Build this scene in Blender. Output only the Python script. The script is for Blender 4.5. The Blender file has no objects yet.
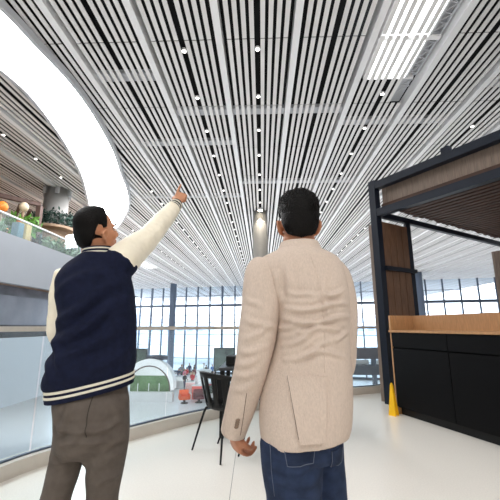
import bpy, bmesh, math, random
import numpy as np
from mathutils import Vector, Matrix, noise
from mathutils.bvhtree import BVHTree
random.seed(7)
SC = bpy.context.scene
COL = SC.collection
R = math.radians

# ------------------------------------------------------------------ camera model (eye height 1.22 m)
FPX = 349.0
TILT = R(12.3)
YAW = math.atan(12/349*math.cos(TILT))
CZ = 1.22
FW = Vector((-math.sin(YAW)*math.cos(TILT), math.cos(YAW)*math.cos(TILT), math.sin(TILT)))
RT = Vector((math.cos(YAW), math.sin(YAW), 0))
UP = RT.cross(FW)
EYE = Vector((0, 0, CZ))
def ray(x, y): return FW + RT*((x-250)/FPX) + UP*((250-y)/FPX)
def aty(x, y, Y):
    d = ray(x, y); return EYE + d*(Y/d.y)
def atz(x, y, z):
    d = ray(x, y); return EYE + d*((z-CZ)/d.z)

# ------------------------------------------------------------------ materials
def srgb(c):
    return tuple(((v/255)/12.92 if v/255 <= 0.04045 else ((v/255+0.055)/1.055)**2.4) for v in c) + (1,)
MATS = {}
def mat(name, col, rough=0.5, metal=0.0, var=0.0, scale=20.0, bump=0.0, bscale=None, stretch=(1,1,1), coat=0.0, spec=0.5, detail=4, kind='noise', sheen=0.0):
    if name in MATS: return MATS[name]
    m = bpy.data.materials.new(name); m.use_nodes = True
    nt = m.node_tree; b = nt.nodes['Principled BSDF']
    c = srgb(col)
    b.inputs['Base Color'].default_value = c
    b.inputs['Roughness'].default_value = rough
    b.inputs['Metallic'].default_value = metal
    b.inputs['Specular IOR Level'].default_value = spec
    b.inputs['Coat Weight'].default_value = coat
    b.inputs['Sheen Weight'].default_value = sheen
    if var or bump:
        tc = nt.nodes.new('ShaderNodeTexCoord'); mp = nt.nodes.new('ShaderNodeMapping')
        mp.inputs['Scale'].default_value = stretch
        nt.links.new(tc.outputs['Object'], mp.inputs['Vector'])
    if var:
        n = nt.nodes.new('ShaderNodeTexNoise'); n.inputs['Scale'].default_value = scale; n.inputs['Detail'].default_value = detail
        nt.links.new(mp.outputs['Vector'], n.inputs['Vector'])
        r = nt.nodes.new('ShaderNodeValToRGB')
        r.color_ramp.elements[0].position = 0.3; r.color_ramp.elements[1].position = 0.7
        r.color_ramp.elements[0].color = tuple(max(0, v*(1-var)) for v in c[:3]) + (1,)
        r.color_ramp.elements[1].color = tuple(min(1, v*(1+var)) for v in c[:3]) + (1,)
        nt.links.new(n.outputs['Fac'], r.inputs['Fac']); nt.links.new(r.outputs['Color'], b.inputs['Base Color'])
    if bump:
        if kind == 'voronoi':
            n2 = nt.nodes.new('ShaderNodeTexVoronoi'); n2.inputs['Scale'].default_value = bscale or scale; out = n2.outputs['Distance']
        else:
            n2 = nt.nodes.new('ShaderNodeTexNoise'); n2.inputs['Scale'].default_value = bscale or scale; n2.inputs['Detail'].default_value = 6; out = n2.outputs['Fac']
        nt.links.new(mp.outputs['Vector'], n2.inputs['Vector'])
        bp = nt.nodes.new('ShaderNodeBump'); bp.inputs['Strength'].default_value = bump; bp.inputs['Distance'].default_value = 0.004
        nt.links.new(out, bp.inputs['Height']); nt.links.new(bp.outputs['Normal'], b.inputs['Normal'])
    MATS[name] = m
    return m
def emat(name, col, strength):
    m = bpy.data.materials.new(name); m.use_nodes = True
    nt = m.node_tree; nt.nodes.remove(nt.nodes['Principled BSDF'])
    e = nt.nodes.new('ShaderNodeEmission'); e.inputs['Color'].default_value = srgb(col); e.inputs['Strength'].default_value = strength
    nt.links.new(e.outputs[0], nt.nodes['Material Output'].inputs['Surface'])
    return m
def glassmat(name, tint, refl=0.06, rough=0.0, haze=0.0):
    m = bpy.data.materials.new(name); m.use_nodes = True
    nt = m.node_tree; nt.nodes.remove(nt.nodes['Principled BSDF'])
    t = nt.nodes.new('ShaderNodeBsdfTransparent'); t.inputs['Color'].default_value = srgb(tint)
    g = nt.nodes.new('ShaderNodeBsdfGlossy'); g.inputs['Roughness'].default_value = rough
    lw = nt.nodes.new('ShaderNodeLayerWeight'); lw.inputs['Blend'].default_value = 0.5
    pw = nt.nodes.new('ShaderNodeMath'); pw.operation = 'POWER'; pw.inputs[1].default_value = 4.0
    nt.links.new(lw.outputs['Facing'], pw.inputs[0])
    ml = nt.nodes.new('ShaderNodeMath'); ml.operation = 'MULTIPLY_ADD'; ml.inputs[1].default_value = 0.5; ml.inputs[2].default_value = refl
    nt.links.new(pw.outputs[0], ml.inputs[0])
    ge = nt.nodes.new('ShaderNodeNewGeometry')
    iv = nt.nodes.new('ShaderNodeMath'); iv.operation = 'SUBTRACT'; iv.inputs[0].default_value = 1.0
    nt.links.new(ge.outputs['Backfacing'], iv.inputs[1])
    ad = nt.nodes.new('ShaderNodeMath'); ad.operation = 'MULTIPLY'
    nt.links.new(ml.outputs[0], ad.inputs[0]); nt.links.new(iv.outputs[0], ad.inputs[1])
    mx = nt.nodes.new('ShaderNodeMixShader')
    nt.links.new(ad.outputs[0], mx.inputs[0]); nt.links.new(t.outputs[0], mx.inputs[1]); nt.links.new(g.outputs[0], mx.inputs[2])
    last = mx.outputs[0]
    if haze:
        d = nt.nodes.new('ShaderNodeBsdfDiffuse'); d.inputs['Color'].default_value = (0.9, 0.95, 1, 1)
        m2 = nt.nodes.new('ShaderNodeMixShader'); m2.inputs[0].default_value = haze
        nt.links.new(last, m2.inputs[1]); nt.links.new(d.outputs[0], m2.inputs[2]); last = m2.outputs[0]
    nt.links.new(last, nt.nodes['Material Output'].inputs['Surface'])
    return m

# ------------------------------------------------------------------ mesh helpers
class MB:
    def __init__(s): s.v = []; s.f = []; s.m = []
    def add(s, v, f, mi=0):
        o = len(s.v); s.v += [tuple(p) for p in v]; s.f += [tuple(i+o for i in q) for q in f]; s.m += [mi]*len(f); return s
    def box(s, c, d, rz=0, mi=0, taper=1.0):
        x, y, z = d[0]/2, d[1]/2, d[2]/2; cs, sn = math.cos(rz), math.sin(rz)
        P = []
        for sz in (-1, 1):
            k = taper if sz > 0 else 1
            for sx, sy in ((-1,-1),(1,-1),(1,1),(-1,1)):
                a, b = sx*x*k, sy*y*k
                P.append((c[0]+a*cs-b*sn, c[1]+a*sn+b*cs, c[2]+sz*z))
        return s.add(P, [(3,2,1,0),(4,5,6,7),(0,1,5,4),(1,2,6,5),(2,3,7,6),(3,0,4,7)], mi)
    def bar(s, a, b, w, h, mi=0, upv=(0,0,1)):
        a = Vector(a); b = Vector(b); t = (b-a).normalized(); u = Vector(upv)
        sd = t.cross(u)
        if sd.length < 1e-4: sd = t.cross(Vector((1,0,0)))
        sd.normalize(); u = sd.cross(t)
        P = []
        for p in (a, b):
            for i, j in ((-1,-1),(1,-1),(1,1),(-1,1)): P.append(p+sd*(i*w/2)+u*(j*h/2))
        return s.add(P, [(0,1,2,3),(7,6,5,4),(0,4,5,1),(1,5,6,2),(2,6,7,3),(3,7,4,0)], mi)
    def tube(s, pts, rad, n=12, sub=4, ref=(0,0,1), mi=0, cap=0.9):
        v, f = tube(pts, rad, n, sub, ref, cap); return s.add(v, f, mi)
    def ell(s, c, r, rot=None, n=16, mi=0):
        v, f = ell(c, r, rot, n); return s.add(v, f, mi)
    def lathe(s, c, prof, n=24, mi=0):
        V = []; F = []
        for r, z in prof:
            for i in range(n):
                a = 2*math.pi*i/n; V.append((c[0]+r*math.cos(a), c[1]+r*math.sin(a), c[2]+z))
        for j in range(len(prof)-1):
            for i in range(n):
                k = (i+1) % n; F.append((j*n+i, j*n+k, (j+1)*n+k, (j+1)*n+i))
        F.append(tuple(reversed(range(n)))); F.append(tuple(range((len(prof)-1)*n, len(prof)*n)))
        return s.add(V, F, mi)
    def build(s, name, mats, parent=None, smooth=False, bevel=0.0, loc=None):
        me = bpy.data.meshes.new(name); me.from_pydata(s.v, [], s.f)
        if not isinstance(mats, (list, tuple)): mats = [mats]
        for m in mats: me.materials.append(m)
        if len(mats) > 1: me.polygons.foreach_set('material_index', s.m)
        bm = bmesh.new(); bm.from_mesh(me); bmesh.ops.recalc_face_normals(bm, faces=bm.faces)
        if bevel:
            bmesh.ops.bevel(bm, geom=[e for e in bm.edges if len(e.link_faces) == 2 and e.calc_face_angle(0) > 0.6], offset=bevel, segments=2, affect='EDGES', profile=0.6)
        bm.to_mesh(me); bm.free()
        if loc is not None:
            me.transform(Matrix.Translation(-Vector(loc)))
        if smooth:
            me.polygons.foreach_set('use_smooth', [True]*len(me.polygons))
        me.update()
        o = bpy.data.objects.new(name, me); COL.objects.link(o)
        if loc is not None: o.location = loc
        if parent is not None:
            o.parent = parent
            bpy.context.view_layer.update()
            o.matrix_parent_inverse = wmat(parent).inverted()
        return o
def wmat(o):
    m = o.matrix_basis
    if o.parent: m = wmat(o.parent) @ o.matrix_parent_inverse @ m
    return m
def cr(arr, sub, closed=False):
    """Catmull-Rom resampling of rows"""
    A = np.array(arr, float); n = len(A)
    if n < 3 or sub <= 1: return A
    out = []
    for i in range(n if closed else n-1):
        if closed: p0, p1, p2, p3 = A[i-1], A[i], A[(i+1) % n], A[(i+2) % n]
        else:
            p1, p2 = A[i], A[i+1]
            p0 = A[i-1] if i else 2*p1-p2
            p3 = A[i+2] if i+2 < n else 2*p2-p1
        for k in range(sub):
            t = k/sub
            out.append(0.5*((2*p1)+(-p0+p2)*t+(2*p0-5*p1+4*p2-p3)*t*t+(-p0+3*p1-3*p2+p3)*t**3))
    if not closed: out.append(A[-1])
    return np.array(out)
def tube(pts, rad, n=12, sub=4, ref=(0,0,1), cap=0.9):
    rad = [(r, r) if not isinstance(r, (tuple, list)) else r for r in rad]
    D = cr([tuple(p)+tuple(r) for p, r in zip(pts, rad)], sub if len(pts) > 2 else 1)
    P = [Vector(d[:3]) for d in D]; RR = [(max(d[3], 1e-4), max(d[4], 1e-4)) for d in D]
    T = []
    for i in range(len(P)):
        T.append((P[min(i+1, len(P)-1)]-P[max(i-1, 0)]).normalized())
    if cap:
        r0 = min(RR[0]); r1 = min(RR[-1])
        hp, hr, ht = [], [], []
        for a in (1.0, 0.8, 0.45):
            hp.append(P[0]-T[0]*r0*cap*a); hr.append(tuple(x*max(0.12, math.sqrt(1-a*a)) for x in RR[0])); ht.append(T[0])
        tp, tr, tt = [], [], []
        for a in (0.45, 0.8, 1.0):
            tp.append(P[-1]+T[-1]*r1*cap*a); tr.append(tuple(x*max(0.12, math.sqrt(1-a*a)) for x in RR[-1])); tt.append(T[-1])
        P = hp+P+tp; RR = hr+RR+tr; T = ht+T+tt
    u = Vector(ref); u = u-T[0]*u.dot(T[0])
    if u.length < 1e-3:
        u = Vector((1, 0, 0)); u = u-T[0]*u.dot(T[0])
    u.normalize()
    V = []; F = []
    for i, p in enumerate(P):
        u = u-T[i]*u.dot(T[i]); u.normalize(); w = T[i].cross(u)
        for k in range(n):
            a = 2*math.pi*k/n
            V.append(p+u*(math.cos(a)*RR[i][0])+w*(math.sin(a)*RR[i][1]))
    for i in range(len(P)-1):
        for k in range(n):
            l = (k+1) % n; F.append((i*n+k, i*n+l, (i+1)*n+l, (i+1)*n+k))
    F.append(tuple(reversed(range(n)))); F.append(tuple(range((len(P)-1)*n, len(P)*n)))
    return V, F
def ell(c, r, rot=None, n=16):
    V = []; F = []; m = n//2
    c = Vector(c)
    for j in range(m+1):
        th = math.pi*(j+0.02 if j == 0 else (j-0.02 if j == m else j))/m
        for i in range(n):
            a = 2*math.pi*i/n
            p = Vector((r[0]*math.sin(th)*math.cos(a), r[1]*math.sin(th)*math.sin(a), r[2]*math.cos(th)))
            if rot is not None: p = rot @ p
            V.append(c+p)
    for j in range(m):
        for i in range(n):
            k = (i+1) % n; F.append((j*n+i, (j+1)*n+i, (j+1)*n+k, j*n+k))
    F.append(tuple(range(n))); F.append(tuple(reversed(range(m*n, (m+1)*n))))
    return V, F
def loft(rings, n=48, sub=4, caps=True):
    """rings: (cx, cy, cz, a, b, power, tilt) horizontal superellipse sections"""
    D = cr(rings, sub); V = []; F = []
    for row in D:
        cx, cy, cz, a, b, p, tl = row[:7]; ph = row[7] if len(row) > 7 else 0.0; cp, sp = math.cos(ph), math.sin(ph)
        for k in range(n):
            t = 2*math.pi*k/n; c, s = math.cos(t), math.sin(t)
            x = a*math.copysign(abs(c)**(2/p), c); y = b*math.copysign(abs(s)**(2/p), s)
            V.append((cx+x*cp-y*sp, cy+x*sp+y*cp, cz+tl*x))
    for i in range(len(D)-1):
        for k in range(n):
            l = (k+1) % n; F.append((i*n+k, i*n+l, (i+1)*n+l, (i+1)*n+k))
    if caps: F.append(tuple(reversed(range(n)))); F.append(tuple(range((len(D)-1)*n, len(D)*n)))
    return V, F
def fuse(name, mb, voxel, smooth, m, parent=None, disp=None):
    """one continuous surface grown over overlapping closed volumes"""
    t = mb.build(name, m)
    md = t.modifiers.new('r', 'REMESH'); md.mode = 'VOXEL'; md.voxel_size = voxel; md.use_smooth_shade = True
    if smooth:
        sm = t.modifiers.new('s', 'SMOOTH'); sm.factor = 0.5; sm.iterations = smooth
    bpy.context.view_layer.update()
    dg = bpy.context.evaluated_depsgraph_get()
    me = bpy.data.meshes.new_from_object(t.evaluated_get(dg))
    old = t.data; t.modifiers.clear(); t.data = me; me.name = name
    bpy.data.meshes.remove(old)
    if disp:
        nv = len(me.vertices)
        co = np.empty(nv*3); me.vertices.foreach_get('co', co); co = co.reshape(-1, 3)
        no = np.empty(nv*3); me.vertices.foreach_get('normal', no); no = no.reshape(-1, 3)
        d = disp(co, no)
        me.vertices.foreach_set('co', (co+no*d[:, None]).ravel())
    if not me.materials: me.materials.append(m)
    me.polygons.foreach_set('use_smooth', [True]*len(me.polygons)); me.update()
    if parent is not None: t.parent = parent; t.matrix_parent_inverse = wmat(parent).inverted()
    return t
def nz(co, s, off=0.0):
    return np.array([noise.noise(Vector((p[0]*s[0]+off, p[1]*s[1]+off, p[2]*s[2]))) for p in co])
def ridges(co, no, segs, facing=-1):
    """cloth creases: (x0,z0,x1,z1,height,width) drawn on the back of a garment"""
    d = np.zeros(len(co)); X = co[:, 0]; Z = co[:, 2]
    wgt = np.clip(no[:, 1]*facing*2.0, 0, 1)
    for x0, z0, x1, z1, h, w in segs:
        vx, vz = x1-x0, z1-z0; L2 = vx*vx+vz*vz
        t = ((X-x0)*vx+(Z-z0)*vz)/L2; tc = np.clip(t, 0, 1)
        bow = 0.06*math.sqrt(L2)*np.sin(tc*math.pi*1.5+x0*40)
        nx, nzv = -vz/math.sqrt(L2), vx/math.sqrt(L2)
        dist = np.hypot(X-(x0+tc*vx+nx*bow), Z-(z0+tc*vz+nzv*bow))
        d += h*np.sin(np.clip(tc, 0.04, 0.96)*math.pi)**0.6*(np.exp(-(dist/w)**2)-0.55*np.exp(-((dist-2.0*w)/w)**2))*wgt
    return d
def tag(o, label=None, cat=None, group=None, kind=None):
    if label: o['label'] = label
    if cat: o['category'] = cat
    if group: o['group'] = group
    if kind: o['kind'] = kind
    return o
def empty(name, loc=(0,0,0), rz=0):
    o = bpy.data.objects.new(name, None); COL.objects.link(o); o.location = loc; o.rotation_euler = (0, 0, rz); o.empty_display_size = 0.1
    return o
def copy_tree(o, loc=None, rz=None, parent=None):
    c = o.copy(); COL.objects.link(c)
    if parent is not None: c.parent = parent
    if loc is not None: c.location = loc
    if rz is not None: c.rotation_euler = (0, 0, rz)
    for ch in list(o.children): copy_tree(ch, parent=c)
    return c
class Local:
    """build parts under an empty in the empty's own coordinates"""
    def __init__(s, root): s.root = root
    def part(s, mb, name, m, parent=None, **k):
        o = mb.build(name, m, **k); o.parent = parent or s.root; return o
def struct(o, label=None):
    o['kind'] = 'structure'
    if label: o['label'] = label
    return o

# ------------------------------------------------------------------ palette
M_slat = mat('slat_white', (226,224,222), 0.45, var=0.04, scale=3, stretch=(1,0.2,1))
M_beam = mat('beam_white', (240,240,240), 0.5)
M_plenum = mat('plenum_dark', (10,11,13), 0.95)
M_duct = mat('duct_grey', (190,192,196), 0.5)
M_floor = mat('terrazzo', (243,238,230), 0.22, var=0.05, scale=90, spec=0.4, detail=8)
M_joint = mat('floor_joint', (120,116,110), 0.6)
M_curb = mat('curb_metal', (206,198,188), 0.4, var=0.04, scale=6)
M_steel = mat('brushed_steel', (214,208,200), 0.35, metal=0.25, var=0.05, scale=30, stretch=(0.1,1,1))
M_glass = glassmat('balustrade_glass', (240,248,251), 0.03, 0.0, 0.07)
M_glassW = glassmat('window_glass', (240,246,252), 0.02)
M_mull = mat('mullion_grey', (92,104,122), 0.45, metal=0.2)
M_col = mat('column_grey', (150,149,147), 0.55, var=0.04, scale=4)
M_colblue = mat('column_blue_grey', (128,144,168), 0.5)
M_fascia = mat('fascia_pale', (200,206,214), 0.5, var=0.02, scale=2)
M_dkglass = mat('dark_panel', (116,119,130), 0.3, var=0.35, scale=1.2, stretch=(1,1,2.5), spec=0.4)
M_black = mat('black_laminate', (6,6,8), 0.55, var=0.1, scale=8, spec=0.12)
M_steelblk = mat('black_steel', (17,25,39), 0.5, var=0.1, scale=12, spec=0.3)
M_wood = mat('oak_veneer', (178,134,92), 0.5, var=0.16, scale=14, stretch=(6,6,0.6), detail=8)
M_wooddk = mat('walnut_board', (104,76,58), 0.6, var=0.3, scale=10, stretch=(5,5,0.5), detail=8)
M_woodslat = mat('walnut_slat', (70,44,31), 0.65, var=0.3, scale=8, detail=6)
M_woodpale = mat('greyed_board', (128,112,100), 0.6, var=0.2, scale=12, stretch=(6,6,0.4), detail=8)
M_yellow = mat('yellow_plastic', (240,186,20), 0.4)
M_blkpl = mat('black_plastic', (14,15,16), 0.45, spec=0.3)
M_white = mat('white_paint', (238,238,238), 0.5)
M_green = mat('astro_green', (92,124,80), 0.8, var=0.25, scale=3)
M_leaf = mat('leaf_green', (74,108,62), 0.6, var=0.4, scale=9)
M_leafdk = mat('leaf_dark', (38,66,58), 0.6, var=0.4, scale=9)
M_stone = mat('tan_planter', (160,134,112), 0.7, var=0.15, scale=7)
M_orange = mat('orange_lantern', (240,140,50), 0.5)
M_concrete = mat('apron_concrete', (226,228,230), 0.8, var=0.06, scale=0.3)
E_ring = emat('ring_light', (255,255,255), 6.0)
E_sky = emat('skylight_panel', (250,253,255), 2.2)
E_lamp = emat('lamp_face', (255,250,242), 5.0)

# ------------------------------------------------------------------ camera, world, light
cam = bpy.data.cameras.new('camera'); camo = bpy.data.objects.new('camera', cam); COL.objects.link(camo)
cam.sensor_fit = 'HORIZONTAL'; cam.sensor_width = 36; cam.lens = FPX/500*36; cam.clip_end = 2000; cam.clip_start = 0.05
rm = Matrix((RT, UP, -FW)).transposed().to_4x4(); rm.translation = EYE
camo.matrix_world = rm
SC.camera = camo
SC.view_settings.view_transform = 'Standard'; SC.view_settings.look = 'None'; SC.view_settings.gamma = 1
SC.view_settings.exposure = 1.4; SC.view_settings.use_curve_mapping = False
SC.cycles.use_denoising = True
SC.cycles.max_bounces = 8; SC.cycles.diffuse_bounces = 5; SC.cycles.transparent_max_bounces = 24
SC.cycles.caustics_reflective = False; SC.cycles.caustics_refractive = False
W = bpy.data.worlds.new('world'); SC.world = W; W.use_nodes = True
W.node_tree.nodes['Background'].inputs[0].default_value = (0.93, 0.965, 1.0, 1)
W.node_tree.nodes['Background'].inputs[1].default_value = 1.7
def area(name, loc, rot, sx, sy, power, col=(1,1,1)):
    l = bpy.data.lights.new(name, 'AREA'); l.shape = 'RECTANGLE'; l.size = sx; l.size_y = sy; l.energy = power; l.color = col
    o = bpy.data.objects.new(name, l); COL.objects.link(o); o.location = loc; o.rotation_euler = rot; return o

area('hall_ceiling_fill', (2, 30, -4.3), (math.pi, 0, 0), 44, 34, 2000, (1, 0.985, 0.97))  # added fill brightening the slats from below, not a fixture of the hall
area('deck_ceiling_fill', (1.5, -3.2, 2.6), (math.pi, 0, 0), 9, 3, 130, (1, 0.97, 0.94))  # unseen fill added behind the camera to lift the near ceiling
area('back_fill', (0.5, -2.6, 6.3), (R(32), 0, 0), 7, 2.5, 75, (1, 0.98, 0.95))  # fill added to brighten the men's backs, stands for no visible fitting
# ------------------------------------------------------------------ ceiling: white slats, deeper beams, dark void above
HC = 6.72
MOD = 1.5
def bx_(k): return -0.8+MOD*k            # beam positions
NEAR, FAR = -4.0, 78.0
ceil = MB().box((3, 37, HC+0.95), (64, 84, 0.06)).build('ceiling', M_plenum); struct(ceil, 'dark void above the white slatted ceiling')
slats = MB(); beams_k = range(-15, 21)
offs = []
SW, SG = 0.086, 0.064
x = 0.0675+0.0875
for i in range(4): offs.append(x+SW/2); x += SW+SG
x = x-SG+0.118
for i in range(4): offs.append(x+SW/2); x += SW+SG
joints = [5.8+2.12*i for i in range(-5, 12)]
edges = [NEAR]+joints+[FAR]
for k in beams_k[:-1]:
    for io, of in enumerate(offs):
        for a, b in zip(edges[:-1], edges[1:]):
            if k == 2 and io > 5 and b < 7.95: continue
            slats.box((bx_(k)+of, (a+b)/2, HC+0.007), (SW, b-a-0.026, 0.014))
s_ = slats.build('slat', M_slat, ceil); s_['label'] = 'white ceiling slats'
for k in beams_k:
    MB().box((bx_(k), (NEAR+FAR)/2, HC+0.085), (0.135, FAR-NEAR, 0.27)).build('beam', M_beam, ceil)
# cross ducts in the void, seen through the slots
for k0, k1, y in ((-1, 2, 8.3), (-2, -1, 6.9), (-2, 0, 9.9), (2, 4, 8.9), (0, 3, 13.0), (-3, 0, 14.5), (4, 6, 7.4)):
    MB().box(((bx_(k0)+bx_(k1))/2, y, HC+0.14), ((k1-k0)*MOD-0.13, 0.26, 0.1)).build('duct', M_duct, ceil)
# skylights above the slats
def skylight(k, y0, y1, label):
    cx = bx_(k)+0.75
    o = empty('skylight', (cx, (y0+y1)/2, HC+0.5)); tag(o, label, 'skylight'); L = Local(o)
    L.part(MB().box((-0.1, 0, -0.33), (0.9, y1-y0, 0.03)), 'diffuser', E_sky)
    w = MB(); w.box((-0.57, 0, -0.2), (0.03, y1-y0, 0.5)); w.box((0.36, 0, -0.2), (0.03, y1-y0, 0.5)); w.box((0, (y1-y0)/2, -0.2), (1.1, 0.03, 0.5)); w.box((0, -(y1-y0)/2, -0.2), (1.1, 0.03, 0.5))
    L.part(w, 'curb_frame', M_white)
    t = MB()
    n = int((y1-y0+0.7)/0.22)
    for i in range(n):
        a = -(y1-y0)/2+i*0.22
        t.bar((0.40, a, -0.40), (0.62, a+0.11, -0.34), 0.025, 0.025); t.bar((0.62, a+0.11, -0.34), (0.40, a+0.22, -0.40), 0.025, 0.025)
    t.box((0.40, 0, -0.40), (0.04, y1-y0, 0.05)); t.box((0.62, 0, -0.34), (0.04, y1-y0, 0.05))
    t.box((0.51, 0.55, -0.25), (0.30, y1-y0+1.1, 0.02))
    L.part(t, 'truss', M_duct)
    L.part(MB().box((0, (y1-y0)/2-1.15, -0.43), (1.2, 0.09, 0.05)), 'cross_bar', M_white)
    return o
skylight(2, 1.0, 7.1, 'long bright skylight panel showing through the slats above the wooden kiosk')
skylight(-7, 29.0, 33.5, 'bright distant skylight patch in the slatted ceiling below the raised arm')
# luminous ring band
outer = [(-5.6,1.0),(-4.85,3.0),(-4.46,4.83),(-4.36,5.7),(-4.26,6.7),(-4.32,7.95),(-4.6,9.8),(-5.03,11.5),(-5.44,13.2),(-6.18,15.2),(-7.7,17.9),(-9.2,19.9),(-12,22.6),(-17,25)]
inner = [(-7.6,1.0),(-6.35,3.2),(-5.75,5.0),(-5.5,6.2),(-5.44,7.2),(-5.7,8.8),(-6.05,10.2),(-6.45,11.5),(-7.15,13.3),(-8.4,16.15),(-9.6,17.9),(-10.8,19.1),(-13,20.8),(-17.5,22.6)]
co_, ci_ = cr(outer, 6), cr(inner, 6)
ring = empty('ring_light', (-5, 10, HC)); tag(ring, 'broad curved glowing white light band cut into the slatted ceiling', 'light')
z0 = HC-0.10
p = MB(); n = len(co_)
V = [(a[0], a[1], z0) for a in co_]+[(a[0], a[1], z0) for a in ci_]+[(a[0], a[1], z0+0.03) for a in co_]+[(a[0], a[1], z0+0.03) for a in ci_]
F = []
for i in range(n-1):
    F += [(i, i+1, n+i+1, n+i), (2*n+i, 3*n+i, 3*n+i+1, 2*n+i+1), (i, 2*n+i, 2*n+i+1, i+1), (n+i, n+i+1, 3*n+i+1, 3*n+i)]
p.add(V, F); p.m = [0 if i % 4 == 0 else 1 for i in range(len(F))]; p.build('diffuser', [E_ring, M_duct], ring)
for c, sg in ((co_, 1), (ci_, -1)):
    r_ = MB(); V = []; F = []
    for i, a in enumerate(c):
        t = c[min(i+1, n-1)]-c[max(i-1, 0)]; t = t/np.linalg.norm(t); nn = np.array((t[1], -t[0]))*sg
        for d, dz in ((0, -0.16), (0.09, -0.16), (0.09, 0.05), (0, 0.05)): V.append((a[0]+nn[0]*d, a[1]+nn[1]*d, HC-0.085+dz*0.7))
    for i in range(n-1):
        for k in range(4): F.append((i*4+k, i*4+(k+1) % 4, (i+1)*4+(k+1) % 4, (i+1)*4+k))
    r_.add(V, F).build('rim', M_duct, ring)
# downlights in the wide dark slots
dl = MB(); dl.lathe((0,0,0), [(0.05,0.03),(0.052,-0.02),(0.046,-0.025),(0.04,-0.012)], 14, 0)
dl.lathe((0,0,0), [(0.039,-0.014),(0.039,-0.016)], 14, 1)
proto = dl.build('downlight', [M_white, E_lamp])
first = True
def in_ring(x, y): return any(abs(x-(a[0]+b[0])/2) < 1.2 and abs(y-(a[1]+b[1])/2) < 1.2 for a, b in zip(co_, ci_))
for k in (-1, 0, 2, -3, 4, -5):
    for j in range(-1, 20):
        X, Y = bx_(k)+0.75, 4.55+1.5*j
        if Y < 4.6 or in_ring(X, Y) or (k == 2 and Y < 7.0): continue
        if k in (-5,) and Y < 7: continue
        if abs(X)/Y > 0.95: continue
        o = proto if first else proto.copy()
        if not first: COL.objects.link(o)
        first = False
        o.location = (X, Y, HC)
        tag(o, 'small round white downlight set in a wide dark slot of the slatted ceiling', 'downlight', 'downlights in the ceiling slots')

# ------------------------------------------------------------------ our floor, curb and glass railing
edge = [(-2.75,-3.0),(-2.6,0.0),(-2.38,1.6),(-2.09,3.04),(-1.80,3.62),(-1.43,4.13),(-1.02,4.66),(-0.59,5.10),(0.3,5.85),(1.6,6.74),(2.3,7.1),(4.2,8.4),(7.5,11.4),(14,16.5)]
E_ = cr(edge, 6)
fl = MB(); n = len(E_)
V = [(a[0], a[1], 0) for a in E_]+[(14, -3, 0)]
V2 = [(q[0], q[1], -0.45) for q in V]; m_ = len(V)
fl.add(V+V2, [tuple(range(m_)), tuple(reversed(range(m_, 2*m_)))]+[(i, m_+i, m_+(i+1) % m_, (i+1) % m_) for i in range(m_)])
floor = fl.build('floor', M_floor); struct(floor, 'pale polished floor of the upper level')
jn = MB()
for a, b in (((-0.19,0.6),(-0.30,5.2)),):
    jn.bar((a[0],a[1],0.0006), (b[0],b[1],0.0006), 0.004, 0.001)
struct(jn.build('trim_1', M_joint), 'thin joints in the pale floor')
def offset_strip(c, d0, d1, z0, z1, name, m, parent=None):
    s = MB(); V = []; F = []; n = len(c)
    for i, a in enumerate(c):
        t = c[min(i+1, n-1)]-c[max(i-1, 0)]; t = t/np.linalg.norm(t); nn = np.array((-t[1], t[0]))
        for d, z in ((d0, z0), (d1, z0), (d1, z1), (d0, z1)): V.append((a[0]+nn[0]*d, a[1]+nn[1]*d, z))
    for i in range(n-1):
        for k in range(4): F.append((i*4+k, i*4+(k+1) % 4, (i+1)*4+(k+1) % 4, (i+1)*4+k))
    F += [(3,2,1,0), tuple((n-1)*4+k for k in range(4))]
    s.add(V, F); return s.build(name, m, parent)
struct(offset_strip(E_, 0.0, 0.16, 0.0, 0.12, 'trim_2', M_curb), 'low metal curb under the glass railing')
struct(offset_strip(E_, 0.02, 0.3, -0.75, -0.0, 'trim_3', M_fascia), 'edge of the floor slab')
rail = empty('glass_railing', (0, 5.5, 0.12)); tag(rail, 'curved frameless glass railing with steel handrail along the floor edge', 'railing')
offset_strip(E_, 0.045, 0.105, 1.172, 1.218, 'handrail', M_steel, rail)
offset_strip(E_, 0.06, 0.09, 0.12, 0.135, 'base_channel', M_mull, rail)
seg = np.concatenate([[0], np.cumsum(np.linalg.norm(np.diff(E_, axis=0), axis=1))])
def at_len(s):
    return np.array((np.interp(s, seg, E_[:, 0]), np.interp(s, seg, E_[:, 1])))
# panel joints about 1.5 m apart, one of them beside the left man's arm
s0 = seg[np.argmin(np.linalg.norm(E_-np.array((-2.02, 3.25)), axis=1))]
s = s0-1.5*4
while s < seg[-1]-1.5:
    lo = max(s+0.006, 0.01)
    pts = np.array([at_len(v) for v in np.linspace(lo, s+1.494, 9)])
    offset_strip(pts, 0.069, 0.081, 0.125, 1.172, 'glass_panel', M_glass, rail)
    s += 1.5

struct(MB().box((34, 20, 0.9), (0.3, 56, 12)).build('wall_right', mat('right_wall', (150,146,142), 0.8)), 'far wall beyond the kiosk')
wbk = MB().box((5, -5.2, 0.9), (60, 0.3, 12)).build('wall_back', mat('back_wall', (232,228,222), 0.8)); struct(wbk, 'wall behind the viewer')
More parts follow.
